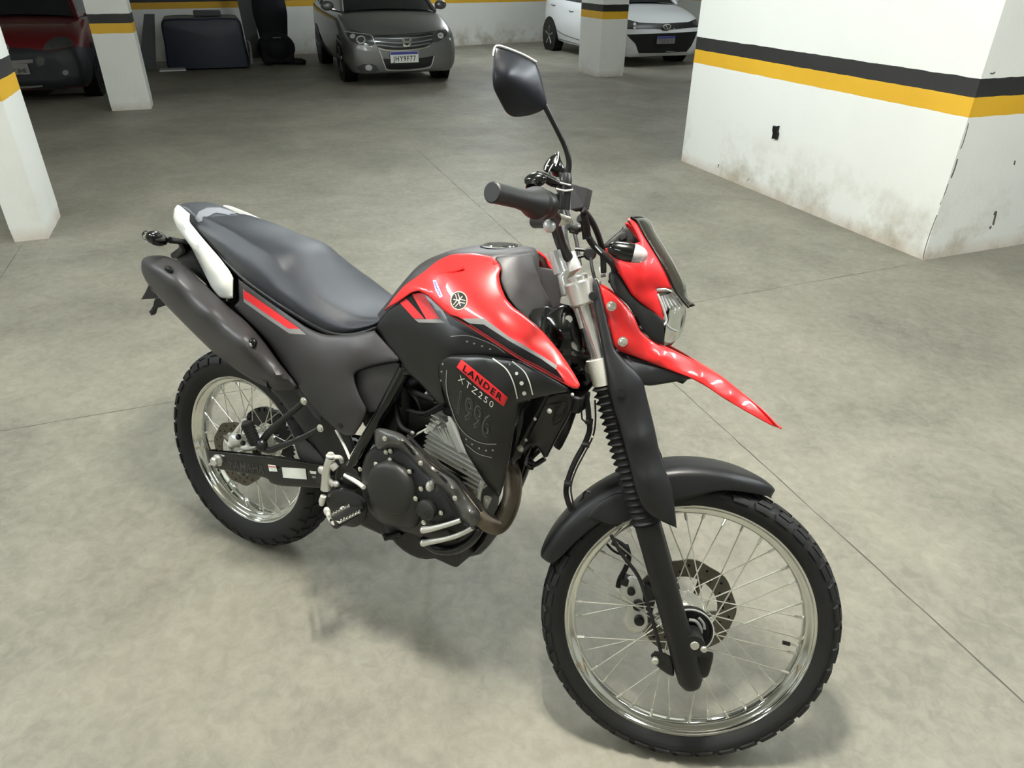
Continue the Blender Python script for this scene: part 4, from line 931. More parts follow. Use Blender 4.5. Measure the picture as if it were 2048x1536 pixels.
b = Buf(); b.lathe(P(661, 913, -.155), (0, 0, 1), [(0, .012), (.004, .012), (.006, .008), (.010, .008)], 14); b.tube([P(668, 914, -.15), P(680, 915, -.14), P(684, 924, -.13)], .006, 8, smooth_path=3); b.build('hose_banjo', M['cast'], mc)
b = Buf(); b.tube([P(690, 950, -.14), P(715, 965, -.15), P(728, 975, -.16)], .006, 8); b.tube([P(672, 860, -.12), P(688, 890, -.13), P(700, 918, -.135)], .004, 8, smooth_path=3); b.build('pedal_linkage', M['cast'], bike)
panel('pivot_plate', [(672, 935, -.14), (690, 925, -.14), (715, 940, -.14), (728, 968, -.14), (712, 985, -.14), (690, 980, -.14), (668, 968, -.14)], M['engine'], bike, edge=6, lip=.008, thick=.03, step=9)
# side stand on the far side
foot = BR.T @ np.array([.50, .30, .006]); b = Buf(); b.tube([(.56, .11, .30), foot + [0, -.0, .012]], [.014, .011], 12); b.box(foot, (.06, .05, .012)); b.build('side_stand', M['satin'], bike)

# ---- front end ----------------------------------------------------------------
def fk(s, y, off=.03): return q2b(P0 + K * s + KN * off + YV * y)
for y in (-.098, .098):
    b = Buf(); b.tube([fk(.93, y), fk(1.175, y)], .0195, 24); tub = b.build('fork_tube', M['tubechrome'], bike)
    b = Buf(); b.tube([fk(1.15, y), fk(1.178, y), fk(1.182, y)], [.021, .021, .012], 20); b.build('fork_cap', M['alu'], tub)
    # bellows
    prof = [(0, .030)]
    nb = 21; L_ = .315
    for k in range(nb):
        prof += [((k + .15) * L_ / nb, .0265), ((k + .5) * L_ / nb, .0345), ((k + .85) * L_ / nb, .0265)]
    prof.append((L_, .029)); o_ = fk(.635, y); ax_ = fk(.9, y) - o_
    b = Buf(); b.lathe(o_, ax_, prof, 30); b.build('fork_gaiter', M['rubber'], tub, ang=80)
    b = Buf(); b.tube([fk(.245, y, .028), fk(.26, y, .028), fk(.33, y, .03), fk(.42, y), fk(.66, y)], [.020, .0275, .0295, .028, .0275], 26)
    b.build('fork_slider', M['black'], tub)
# yokes
b = Buf()
for y in (-.098, .098):
    b.tube([fk(.950, y), fk(1.005, y)], .030, 24); 
b.tube([fk(.985, -.098, .02), fk(.985, 0, .0), fk(.985, .098, .02)], .020, 12); b.tube([fk(.97, -.098, .055), fk(.99, -.098, .065)], .012, 12)
b.build('lower_yoke', M['cast'], bike)
b = Buf()
for y in (-.098, .098): b.lathe(fk(1.120, y), K if False else (fk(1.2, y) - fk(1.1, y)), [(0, .027), (.004, .031), (.046, .031), (.050, .028)], 30)
b.tube([fk(1.145, -.098, .02), fk(1.145, 0, .0), fk(1.145, .098, .02)], .018, 12); b.build('top_yoke', M['alu'], bike, ang=28)
for s in (1.132, 1.155): bolt('yoke_bolt', fk(s, -.105, .066), q2b(P0 + KN) - q2b(P0) - SY * .6, .0085, bike)
b = Buf(); b.tube([fk(1.10, -.06, -.01), fk(1.10, -.10, -.01)], .008, 10); b.box(Q(1138, 602, -.10), (.03, .02, .012)); b.build('steering_stop', M['alu'], bike)
b = Buf(); 
b.tube([Q(1156, 615, -.10), Q(1168, 655, -.10)], .010, 10); b.build('fork_sleeve', M['alu'], bike)
# handlebar
hb = [(.8457, -.400, 1.184), Qs(1073, 406, -.285), Qs(1108, 430, -.19), Qs(1112, 455, -.14), Qs(1127, 500, -.075), (.985, -.035, 1.093), (.985, 0, 1.093)]
hb = [np.array(p) for p in hb]; full = hb + [p * [1, -1, 1] for p in reversed(hb[:-1])]
b = Buf(); b.tube([q2b(p) for p in full], .0112, 16, smooth_path=6); bar = b.build('handlebar', M['cover'], bike)
for s in (1, -1):
    a_, c_ = hb[0] * [1, s, 1], hb[1] * [1, s, 1]; dd = c_ - a_
    b = Buf(); b.tube([q2b(a_ - dd * .02), q2b(a_), q2b(a_ + dd * .06), q2b(a_ + dd * .55), q2b(a_ + dd * .75), q2b(a_ + dd * .92), q2b(c_)], [.0155, .0178, .0172, .0168, .0195, .0275, .029], 24); g_ = b.build('hand_grip', M['grip'], bike)
    b = Buf(); e_ = c_ + dd * .12; b.ell(q2b(e_ + dd * .10), [q2b(e_ + dd * .20) - q2b(e_), (q2b(e_ + [.022, 0, 0]) - q2b(e_)), (q2b(e_ + [0, 0, .026]) - q2b(e_))], 20, 14); b.tube([q2b(c_ - dd * .02), q2b(c_ + dd * .10)], [.029, .027], 24); b.build('switch_housing', M['satin'], bike)
# risers and clamp
b = Buf()
for y in (-.04, .04): b.tube([fk(1.15, y, .0), fk(1.185, y, -.0), q2b((.985, y, 1.093))], [.016, .014, .016], 14)
b.build('bar_clamp', M['alu'], bike)
b = Buf(); b.tube([Q(1108, 502, -.10), Q(1113, 520, -.10), Q(1122, 545, -.10)], [.0135, .0135, .015], 16); b.tube([Q(1138, 505, -.05), Q(1150, 540, -.05)], [.012, .016], 14); b.build('clamp_post', M['silver'], bike)
b = Buf(); b.lathe(Q(1180, 508, -.02), SY * -1, [(0, .012), (.012, .014), (.02, .010)], 18); b.tube([Q(1150, 498, -.02), Q(1170, 500, -.02)], .004, 8); b.tube([Q(1152, 515, -.02), Q(1168, 511, -.02)], .004, 8); b.build('ignition_switch', M['black'], bike)
# small fittings at the right control
b = Buf(); b.ell(Q(1099, 452, -.19), [(.0125, 0, 0), (0, .012, 0), (0, 0, .0125)], 20, 14); b.build('kill_switch_knob', M['silver'], bike)
b = Buf(); b.tube([Q(1105, 437, -.16), Q(1120, 440, -.16), Q(1138, 441, -.15)], [.009, .012, .006], 12, smooth_path=3); b.tube([Q(1105, 424, -.18), Q(1122, 432, -.17), Q(1141, 437, -.16)], [.003, .004, .003], 8, smooth_path=3); b.build('lever_pivot', M['cast'], bike)
b = Buf(); b.tube([Q(1136, 452, -.13), Q(1150, 458, -.12), Q(1163, 455, -.12)], [.006, .010, .007], 10, smooth_path=3); b.tube([Q(1140, 462, -.13), Q(1155, 466, -.12)], .004, 8); b.build('brake_switch', M['cover'], bike)
b = Buf(); b.ell(Q(1071, 360, -.262), [(.021, 0, .006), (0, .016, 0), (-.004, 0, .0125)], 20, 14); b.tube([Q(1064, 376, -.275), Q(1066, 364, -.268)], [.012, .010], 12); b.tube([Q(1074, 352, -.24), Q(1090, 356, -.23), Q(1105, 364, -.22), Q(1121, 368, -.22)], [.009, .0085, .009, .007], 12, smooth_path=4); b.build('throttle_cable_guide', M['gloss'], bike)
b = Buf(); b.tube([Q(1092, 352, -.255), Q(1107, 360, -.25), Q(1119, 366, -.24)], .0022, 8); b.tube([Q(1098, 395, -.22), Q(1118, 396, -.21)], .009, 10); b.build('throttle_cable', M['cover'], bike)
# brake master cylinder with reservoir
b = Buf(); b.tube([Q(1133, 346, -.215), Q(1132, 358, -.215), Q(1130, 372, -.215), Q(1129, 392, -.215), Q(1127, 420, -.215)], [.0085, .0115, .0125, .0118, .0118], 18, smooth_path=2); mcy = b.build('master_cylinder', M['satin'], bike)
pv = Q(1144, 367, -.20); poly = [Q(1143, 366, -.22), Q(1175, 375, -.19), Q(1167, 416, -.19), Q(1140, 420, -.22)]
b = Buf(); b.prism(poly, SY * .035 + (q2b(P0 + [.01, 0, 0]) - q2b(P0)) * 1.0); b.build('brake_fluid_reservoir', M['matte'], mcy, smooth=False, bevel=.002)
b = Buf(); b.tube([Q(1112, 378, -.225), Q(1130, 382, -.228), Q(1146, 380, -.225)], [.002, .002, .002], 8); b.tube([Q(1120, 366, -.228), Q(1142, 371, -.226)], .002, 6); b.build('clamp_band', M['stline'], mcy)
# mirrors
b = Buf(); b.tube([Q(1134, 352, -.215), Q(1138, 330, -.22), Q(1136, 312, -.225), Q(1129, 290, -.23), Q(1112, 255, -.245), Q(1090, 212, -.262)], [.0065, .0055, .0052, .0052, .0050, .0055], 12, smooth_path=4); stem = b.build('mirror_stem', M['satin'], bike)
mo = [(990, 94, -.34, 1), (1003, 92, -.335), (1045, 108, -.31), (1072, 123, -.29), (1082, 150, -.28), (1091, 188, -.27, 1), (1095, 208, -.265), (1085, 222, -.268), (1060, 231, -.28), (1041, 234, -.295), (1025, 234, -.305), (1012, 226, -.315), (998, 200, -.33), (986, 176, -.34), (985, 150, -.345), (987, 112, -.345)]
mir = panel('mirror_shell', mo, M['mirror'], stem, ctrl=[(1035, 165, -.326), (1010, 150, -.346), (1060, 180, -.302)], T=Q, edge=5, lip=.005, thick=.010, step=9)
b = Buf(); rim_pts = [Q(987, 112, -.338), Q(990, 95, -.338), Q(1003, 93, -.335), Q(1045, 109, -.31), Q(1072, 124, -.29)]; b.tube(rim_pts, .0022, 8, smooth_path=3); b.build('mirror_rim_glint', M['silver'], stem)  # silver line for the glass edge, with its reflected light put into the colour
lm = [(1086, 342, .22), (1088, 329, .22), (1101, 312, .22), (1117, 303, .22, 1), (1123, 320, .22), (1132, 340, .22), (1125, 352, .22), (1115, 356, .22), (1100, 349, .22)]
b = Buf(); b.tube([q2b((.93, .22, 1.17)), Q(1122, 350, .22), Q(1115, 340, .22)], .005, 8); st2 = b.build('mirror_stem', M['satin'], bike)
lmp = panel('mirror_shell', lm, M['gloss'], st2, ctrl=[(1105, 335, .20), (1118, 325, .205)], T=Q, edge=5, lip=.008, thick=.012, step=7)
b = Buf(); b.tube([Q(1117, 304, .212), Q(1116, 318, .20), Q(1111, 332, .196)], .0014, 6); b.tube([Q(1100, 318, .212), Q(1093, 330, .21), Q(1090, 340, .21)], .0016, 6); b.tube([Q(1106, 328, .205), Q(1099, 340, .205), Q(1097, 347, .21)], .0014, 6); b.build('mirror_edge', M['silver'], st2)
# cables round the headstock
cab = [([(1164, 418, -.19), (1178, 434, -.16), (1190, 455, -.13), (1201, 485, -.10), (1206, 510, -.08), (1207, 545, -.07)], .0062), ([(1167, 428, -.18), (1173, 450, -.16), (1176, 472, -.14), (1190, 494, -.12), (1210, 512, -.11), (1226, 530, -.10), (1229, 548, -.09), (1222, 565, -.08)], .0070), ([(1160, 436, -.15), (1169, 444, -.14), (1172, 462, -.14), (1174, 478, -.14)], .009), ([(1181, 512, -.03), (1184, 535, -.07), (1190, 560, -.10)], .0035), ([(1100, 345, .2), (1125, 400, .15), (1150, 470, .1), (1160, 530, .06)], .0045)]
for pts, r in cab:
    b = Buf(); b.tube([Q(*c) for c in pts], r, 10, smooth_path=4); b.build('control_cable', M['rubber'], bike)
b = Buf(); b.tube([Q(1177, 470, -.14), Q(1186, 488, -.13), Q(1203, 506, -.12)], .0012, 6); b.tube([Q(1200, 545, 0), Q(1210, 543, 0)], .012, 10); b.build('cable_clip', M['silver'], bike)
# front brake hose and its clips
bh = [(1172, 790, -.02), (1176, 815, -.02), (1178, 841, -.02), (1179, 861, -.02), (1169, 888, -.02), (1152, 919, -.02), (1139, 950, -.02), (1132, 980, -.02), (1136, 1003, -.02), (1143, 1020, -.02)]
b = Buf(); b.tube([Q(*c) for c in bh], .0062, 12, smooth_path=4); hose = b.build('brake_hose', M['rubber'], bike)
b = Buf(); b.tube([Q(1190, 800, -.05), Q(1191, 840, -.05), Q(1186, 872, -.04), Q(1170, 905, -.04), Q(1152, 940, -.04), Q(1142, 972, -.04), Q(1145, 1000, -.04), Q(1150, 1018, -.04)], .0020, 8, smooth_path=4); b.build('speedometer_cable', M['rubber'], hose)
b = Buf()
for q in ((1178, 843), (1171, 889), (1135, 967)): b.tube([Q(q[0] - 7, q[1] - 1, -.03), Q(q[0] + 8, q[1] + 1, -.03)], .007, 8)
b.build('hose_clip', M['black'], hose)
b = Buf(); b.tube([Q(1162, 812, -.03), Q(1164, 838, -.03), Q(1172, 845, -.03)], .0022, 6); b.build('hose_guide', M['black'], hose)
b = Buf(); b.ell(Q(1149, 946, -.035), [(.003, 0, 0), (0, .003, 0), (0, 0, .003)], 8, 6); b.ell(Q(1185, 874, -.045), [(.003, 0, 0), (0, .003, 0), (0, 0, .003)], 8, 6); b.build('hose_ferrule', M['cream'], hose)

# fork guard (right) and mirrored twin
fg = [(1184, 562, -.125), (1194, 556, -.125), (1200, 575, -.127), (1208, 610, -.13), (1217, 650, -.133), (1228, 696, -.137), (1244, 716, -.138), (1268, 738, -.135), (1286, 760, -.128), (1293, 790, -.125), (1308, 850, -.125), (1324, 926, -.128), (1346, 975, -.130), (1349, 1010, -.130), (1354, 1056, -.130, 1), (1330, 1046, -.134), (1300, 1031, -.14), (1283, 1012, -.145), (1270, 978, -.146), (1255, 915, -.146), (1240, 862, -.146), (1226, 815, -.145), (1216, 780, -.145), (1210, 734, -.143), (1203, 690, -.14), (1194, 646, -.135), (1186, 600, -.13)]
fgp = panel('fork_guard', fg, M['fend'], bike, ctrl=[(1250, 780, -.152), (1280, 880, -.156), (1300, 960, -.158), (1320, 1010, -.148), (1225, 745, -.148)], T=Q, edge=6, lip=.010, thick=.004, step=10, mirror=True)
b = Buf(); b.lathe(Q(1243, 786, -.1515), -SY, [(0, .009), (.002, .009), (.0022, .005)], 8); b.lathe(Q(1186, 592, -.133), -SY, [(0, .009), (.004, .008)], 16); b.build('guard_fixing', M['black'], fgp)
# black arm below the beak
panel('beak_base', [(1216, 700, -.112), (1248, 712, -.108), (1275, 722, -.10), (1320, 730, -.085), (1388, 757, -.065, 1), (1350, 764, -.072), (1289, 774, -.10), (1262, 752, -.118), (1240, 725, -.122)], M['fend'], bike, ctrl=[(1300, 748, -.10)], T=Q, edge=5, lip=.008, thick=.02, step=8, mirror=True)
# beak (front red blade)
bk = [(1197, 569, -.118, 1), (1216, 580, -.118), (1234, 593, -.117), (1266, 628, -.112), (1281, 663, -.108), (1304, 682, -.092), (1328, 691, -.072), (1375, 714, -.048), (1410, 733, -.030), (1445, 753, -.014), (1484, 784, -.003), (1527, 819, .0), (1560.5, 855, .0, 1), (1543, 852, -.008), (1488, 821, -.030), (1449, 798, -.045), (1414, 774, -.058), (1383, 757, -.070), (1332, 738, -.088), (1273, 715, -.108), (1238, 702, -.120), (1228, 690, -.122), (1219, 651, -.122), (1207, 605, -.120)]
bkp = panel('beak', bk, M['red'], bike, ctrl=[(1250, 650, -.126), (1260, 690, -.124), (1320, 715, -.105), (1400, 752, -.066), (1460, 788, -.042)], T=Q, edge=5, lip=.006, thick=.004, step=8, mirror=True, q=.14)
b = Buf(); b.prism([Q(1375, 716, 0), Q(1445, 757, 0), Q(1500, 800, 0), Q(1470, 800, 0), Q(1400, 765, 0)], SY * .05 ); 
for q in ((1223, 612, -.127), (1245.5, 683, -.128)):
    bo = bolt('beak_bolt', Q(*q), -SY, .0082, bike, M['bolt'])
# black lower cowl
panel('lower_cowl', [(1219, 548, -.098), (1233, 541, -.098), (1250, 560, -.10), (1264, 584, -.10), (1281, 600, -.098), (1306, 619, -.092), (1328, 640, -.085, 1), (1329, 692, -.083), (1308, 684, -.09), (1288, 664, -.10), (1272, 634, -.104), (1256, 610, -.106), (1230, 588, -.106), (1221, 570, -.10)], M['black'], bike, T=Q, edge=4, lip=.005, thick=.006, step=9, mirror=True)
# red headlamp cowl
rcw = [(1209, 498, -.105), (1219, 494, -.105), (1230, 492, -.105), (1256, 490, -.102), (1280, 484, -.096, 1), (1270, 463, -.092), (1258, 443, -.088), (1255, 437, -.086), (1262, 435, -.084), (1274, 445, -.082), (1289, 473, -.082), (1317, 518, -.080), (1333, 547, -.076), (1345, 578, -.072, 1), (1330, 577, -.080), (1312, 577, -.088, 1), (1316, 590, -.088), (1324, 615, -.086), (1328, 644, -.084, 1), (1306, 624, -.094), (1279, 604, -.102), (1263, 589, -.106), (1249, 565, -.108), (1234, 539, -.108), (1217, 510, -.106)]
rcp = panel('headlight_cowl', rcw, M['redm'], bike, ctrl=[(1270, 530, -.118), (1290, 560, -.116), (1300, 600, -.106), (1300, 520, -.104), (1310, 550, -.098)], T=Q, edge=4, lip=.005, thick=.004, step=8, mirror=True, q=.12)
# windscreen: rows from top to bottom, across the bike
def scr(px, py, y): return Qs(px, py, y)
edge_ = [(1262, 435, -.084), (1275, 444, -.082), (1290, 472, -.082), (1318, 517, -.080), (1334, 546, -.077), (1348, 577, -.071), (1362, 597, -.058), (1377, 615, -.040)]
rows = []
for i, (a, c, y) in enumerate(edge_):
    e_ = Qs(a, c, y); k = .030 if i < 6 else .018
    rows.append([q2b(e_ + np.array([k * (1 - (t * t)) * .8, -y * (1 - t) if False else (y * t - y), k * (1 - t * t) * .5])) if False else q2b(np.array([e_[0] + k * (1 - t * t), y * t * 1.0, e_[2] + k * .35 * (1 - t * t)])) for t in (1, .8, .5, .2, 0, -.2, -.5, -.8, -1)])
b = Buf(); b.grid(surf(rows, 3, 2)); b.build('windscreen', M['smoke'], bike, solid=.003, recalc=True, fix=q2b((3, 0, 1.6)))
b = Buf(); b.tube([q2b(Qs(*c)) for c in edge_], .0022, 8, smooth_path=3); b.tube([q2b(Qs(*c) * [1, -1, 1]) for c in edge_], .0022, 8, smooth_path=3); b.tube([r for r in rows[0]], .002, 8, smooth_path=2); b.build('windscreen_edge', M['gloss'], bike)
# headlamp: reflector, fins, lens
lc = Qs(1309, 634, 0.0)
b = Buf(); pr = []
for i, (t, ry, rz) in enumerate(((-.055, .03, .03), (-.035, .054, .040), (-.01, .068, .054), (.012, .074, .060))):
    pr.append([q2b(lc + np.array([t + .0 * math.sin(a), ry * math.cos(a), rz * math.sin(a)])) for a in np.linspace(0, 2 * math.pi, 33)])
b.grid(pr); hl = b.build('headlight', M['chrome'], bike, recalc=False, fix=q2b(lc + [2, 0, 0]))
b = Buf(); pr = []
for (t, k_) in ((.015, 1.0), (.030, .97), (.046, .86), (.058, .62), (.064, .3), (.065, .01)):
    pr.append([q2b(lc + np.array([t, .076 * k_ * math.cos(a), .063 * k_ * math.sin(a)])) for a in np.linspace(0, 2 * math.pi, 41)])
b.grid(pr); b.build('headlight_lens', M['clear'], hl, solid=.002, recalc=True, fix=q2b(lc + [2, 0, 0]), ang=80)
b = Buf()
for k in range(5): b.tube([Q(1322 + k * 5, 592 - k * 1.2, -.074 + k * .004), Q(1334 + k * 6.5, 624 - k * 3, -.066 + k * .004)], .0028, 6)
b.tube([Q(1312, 579, -.085), Q(1330, 578, -.078), Q(1346, 584, -.066), Q(1352, 590, -.06)], .0022, 8); b.tube([Q(1315, 588, -.088), Q(1325, 612, -.085), Q(1333, 640, -.080), Q(1328, 650, -.080)], .0026, 8, smooth_path=3); b.tube([Q(1330, 646, -.08), Q(1340, 656, -.07), Q(1354, 662, -.06)], .0024, 8); b.build('headlight_trim', M['silver'], hl)
# instrument pod behind the cowl
panel('instrument_pod', [(1203, 493, -.055), (1215, 482, -.055), (1232, 468, -.052), (1243, 459, -.05), (1246, 452, -.05), (1254, 454, -.05), (1262, 462, -.05), (1280, 484, -.05), (1270, 500, -.055), (1225, 505, -.058)], M['black'], bike, T=Q, edge=4, lip=.005, thick=.03, step=8)
panel('pod_glass', [(1236, 470, -.058), (1250, 462, -.058), (1256, 474, -.058), (1242, 483, -.058)], M['cover'], bike, T=Q, edge=2, lip=.001, thick=.004, step=7)
# front indicator
c_ = Qs(1250, 503, -.185); X_ = np.array([1, 0, -.05]); X_ /= np.linalg.norm(X_)
b = Buf(); b.tube([q2b(c_ + X_ * t) for t in (-.034, -.030, -.02, 0, .012, .018)], [.004, .010, .0155, .0188, .0185, .017], 22, smooth_path=2); fi = b.build('front_indicator', M['gloss'], bike)
b = Buf(); b.tube([q2b(c_ + X_ * t) for t in (.016, .024, .034, .041, .044)], [.0180, .0176, .014, .008, .001], 22, smooth_path=3); b.build('indicator_lens', M['lens'], fi)
b = Buf(); b.ell(q2b(c_ + X_ * .022), [(.010, 0, 0), (0, .013, 0), (0, 0, .013)], 12, 8); b.build('indicator_bulb', M['silver'], fi)
b = Buf(); b.tube([q2b(c_ + [-.01, .012, 0]), q2b(c_ + [-.02, .09, .0])], .007, 10); b.build('indicator_stalk', M['black'], fi)
c2 = c_ * [1, -1, 1]
b = Buf(); b.tube([q2b(c2 + X_ * t) for t in (-.034, -.030, -.02, 0, .012, .018, .03, .04)], [.004, .010, .0155, .0188, .0185, .017, .012, .002], 16); b.tube([q2b(c2 + [-.01, -.012, 0]), q2b(c2 + [-.02, -.09, 0])], .007, 10); b.build('front_indicator', M['gloss'], bike)

# front fender
rows = []
for i, (a, w, sk, rr) in enumerate(((70.5, .006, .004, .362), (72.5, .020, .008, .367), (77, .036, .016, .372), (84, .050, .024, .376), (92, .058, .034, .378), (100, .062, .052, .379), (108, .064, .062, .379), (118, .064, .062, .378), (128, .063, .050, .377), (140, .062, .042, .376), (152, .060, .036, .374), (160, .056, .030, .373), (165.5, .046, .018, .370), (167.5, .022, .008, .366))):
    a = R(a)
    def fp(y, r): return q2b((FWX + r * math.cos(a), y, FWZ + r * math.sin(a)))
    rows.append([fp(-w, rr - .012 - sk), fp(-w - .001, rr - .016 - sk * .4), fp(-w * .96, rr - .013), fp(-w * .72, rr - .002), fp(-w * .3, rr + .002), fp(0, rr + .003), fp(w * .3, rr + .002), fp(w * .72, rr - .002), fp(w * .96, rr - .013), fp(w + .001, rr - .016 - sk * .4), fp(w, rr - .012 - sk)])
b = Buf(); b.grid(surf(rows, 4, 3)); b.build('front_fender', M['fend'], bike, solid=.003, recalc=True, fix=q2b((FWX, 0, 3)), ang=50)
panel('fender_side', [(1222, 1050, -.070), (1195, 1040, -.068), (1170, 1035, -.066), (1195, 1005, -.066), (1230, 985, -.066), (1262, 985, -.068), (1270, 1040, -.07)], M['fend'], bike, T=Q, edge=5, lip=.006, thick=.004, step=10)
b = Buf(); b.tube([Q(1167, 988, -.02), Q(1172, 982, -.02), Q(1180, 985, -.02)], .003, 6); b.tube([Q(1155, 1010, -.02), Q(1166, 995, -.02), Q(1168, 984, -.02)], .0025, 6); b.build('fender_clip', M['black'], bike)
# hub cover / speedometer drive, axle, lugs
o_ = q2b((FWX, -.040, FWZ)); ax_ = -SY
b = Buf(); b.lathe(o_, ax_, [(0, .052), (.018, .052), (.019, .047), (.012, .044), (.012, .001)], 44); hc = b.build('hub_cover', M['black'], fw)
b = Buf(); b.lathe(o_ + ax_ * .0165, ax_, [(0, .0505), (.003, .0505), (.003, .0530), (0, .0530), (0, .0505)], 44, cap=False); b.build('hub_ring', M['silver'], fw)
b = Buf(); b.tube([Q(1378, 1240, -.058), Q(1392, 1243, -.058), Q(1401, 1256, -.058), Q(1402, 1266, -.058)], .0042, 8, smooth_path=4); b.tube([Q(1398, 1236, -.058), Q(1407, 1247, -.058), Q(1409, 1258, -.058)], .0034, 8, smooth_path=4); b.build('hub_arc_highlight', M['stg'], fw)  # grey arcs paint a highlight onto the black hub cover
for nm, q, r_ in (('axle_nut', (1388, 1286, -.112), .0125), ('pinch_bolt', (1407, 1297, -.122), .0075), ('lug_bolt', (1310, 1320, -.105), .0085)):
    b = Buf(); b.lathe(Q(*q), -SY, [(0, r_), (r_ * .8, r_ * .96), (r_ * 1.05, r_ * .7)], 16); b.build(nm, M['bolt'], bike)
b = Buf(); b.tube([q2b((FWX, -.12, FWZ)), q2b((FWX, .12, FWZ))], .009, 12); b.tube([q2b((FWX, -.124, FWZ)), q2b((FWX, -.075, FWZ))], .024, 20); b.build('front_axle', M['satin'], bike)
panel('fork_lug', [(1300, 1312, -.10), (1306, 1304, -.10), (1322, 1305, -.10), (1345, 1312, -.10), (1350, 1352, -.10), (1340, 1352, -.10), (1315, 1335, -.10)], M['satin'], bike, T=Q, edge=4, lip=.005, thick=.02, step=8)
panel('fork_lug', [(1388, 1300, -.10), (1400, 1302, -.10), (1427, 1303, -.095), (1427, 1316, -.095), (1418, 1350, -.095), (1412, 1356, -.095), (1388, 1357, -.10)], M['satin'], bike, T=Q, edge=4, lip=.005, thick=.03, step=8)
# front caliper (far side) and brake line inside the wheel
panel('front_caliper', [(1244, 1160, .048), (1262, 1150, .048), (1286, 1160, .048), (1298, 1190, .048), (1302, 1236, .048), (1292, 1262, .048), (1270, 1269, .048), (1252, 1260, .048), (1243, 1242, .048), (1251, 1222, .048), (1250, 1210, .048), (1238, 1198, .048), (1239, 1178, .048)], M['cast'], bike, T=Q, edge=7, lip=.012, thick=.045, step=8)
b = Buf(); b.box(Q(1296, 1205, .055), (.03, .02, .10)); b.box(Q(1252, 1160, .06), (.02, .03, .02)); b.build('caliper_bracket', M['engine'], bike, bevel=.004)
b = Buf()
for q in ((1276, 1208, .014), (1278, 1238, .013), (1262, 1180, .010)): b.lathe(Q(q[0], q[1], .050), -SY, [(0, q[2]), (.012, q[2] * .95), (.013, q[2] * .6)], 18)
b.build('caliper_piston', M['gloss'], bike)
b = Buf(); b.tube([Q(1252, 1090, .06), Q(1258, 1112, .06), Q(1252, 1135, .06), Q(1240, 1158, .06), Q(1236, 1174, .06)], .0062, 10, smooth_path=4); b.tube([Q(1214, 1088, .05), Q(1225, 1100, .05), Q(1240, 1108, .05), Q(1255, 1106, .05)], .003, 6, smooth_path=3); b.tube([Q(1226, 1082, .05), Q(1240, 1090, .05), Q(1252, 1100, .05)], .010, 8); b.build('brake_line', M['rubber'], bike)
b = Buf(); b.tube([Q(1222, 1070, -.08), Q(1245, 1110, -.08), Q(1275, 1150, -.08), Q(1290, 1190, -.085), Q(1305, 1240, -.09), Q(1322, 1305, -.095)], .0042, 10, smooth_path=4); b.build('wheel_sensor_cable', M['rubber'], bike)

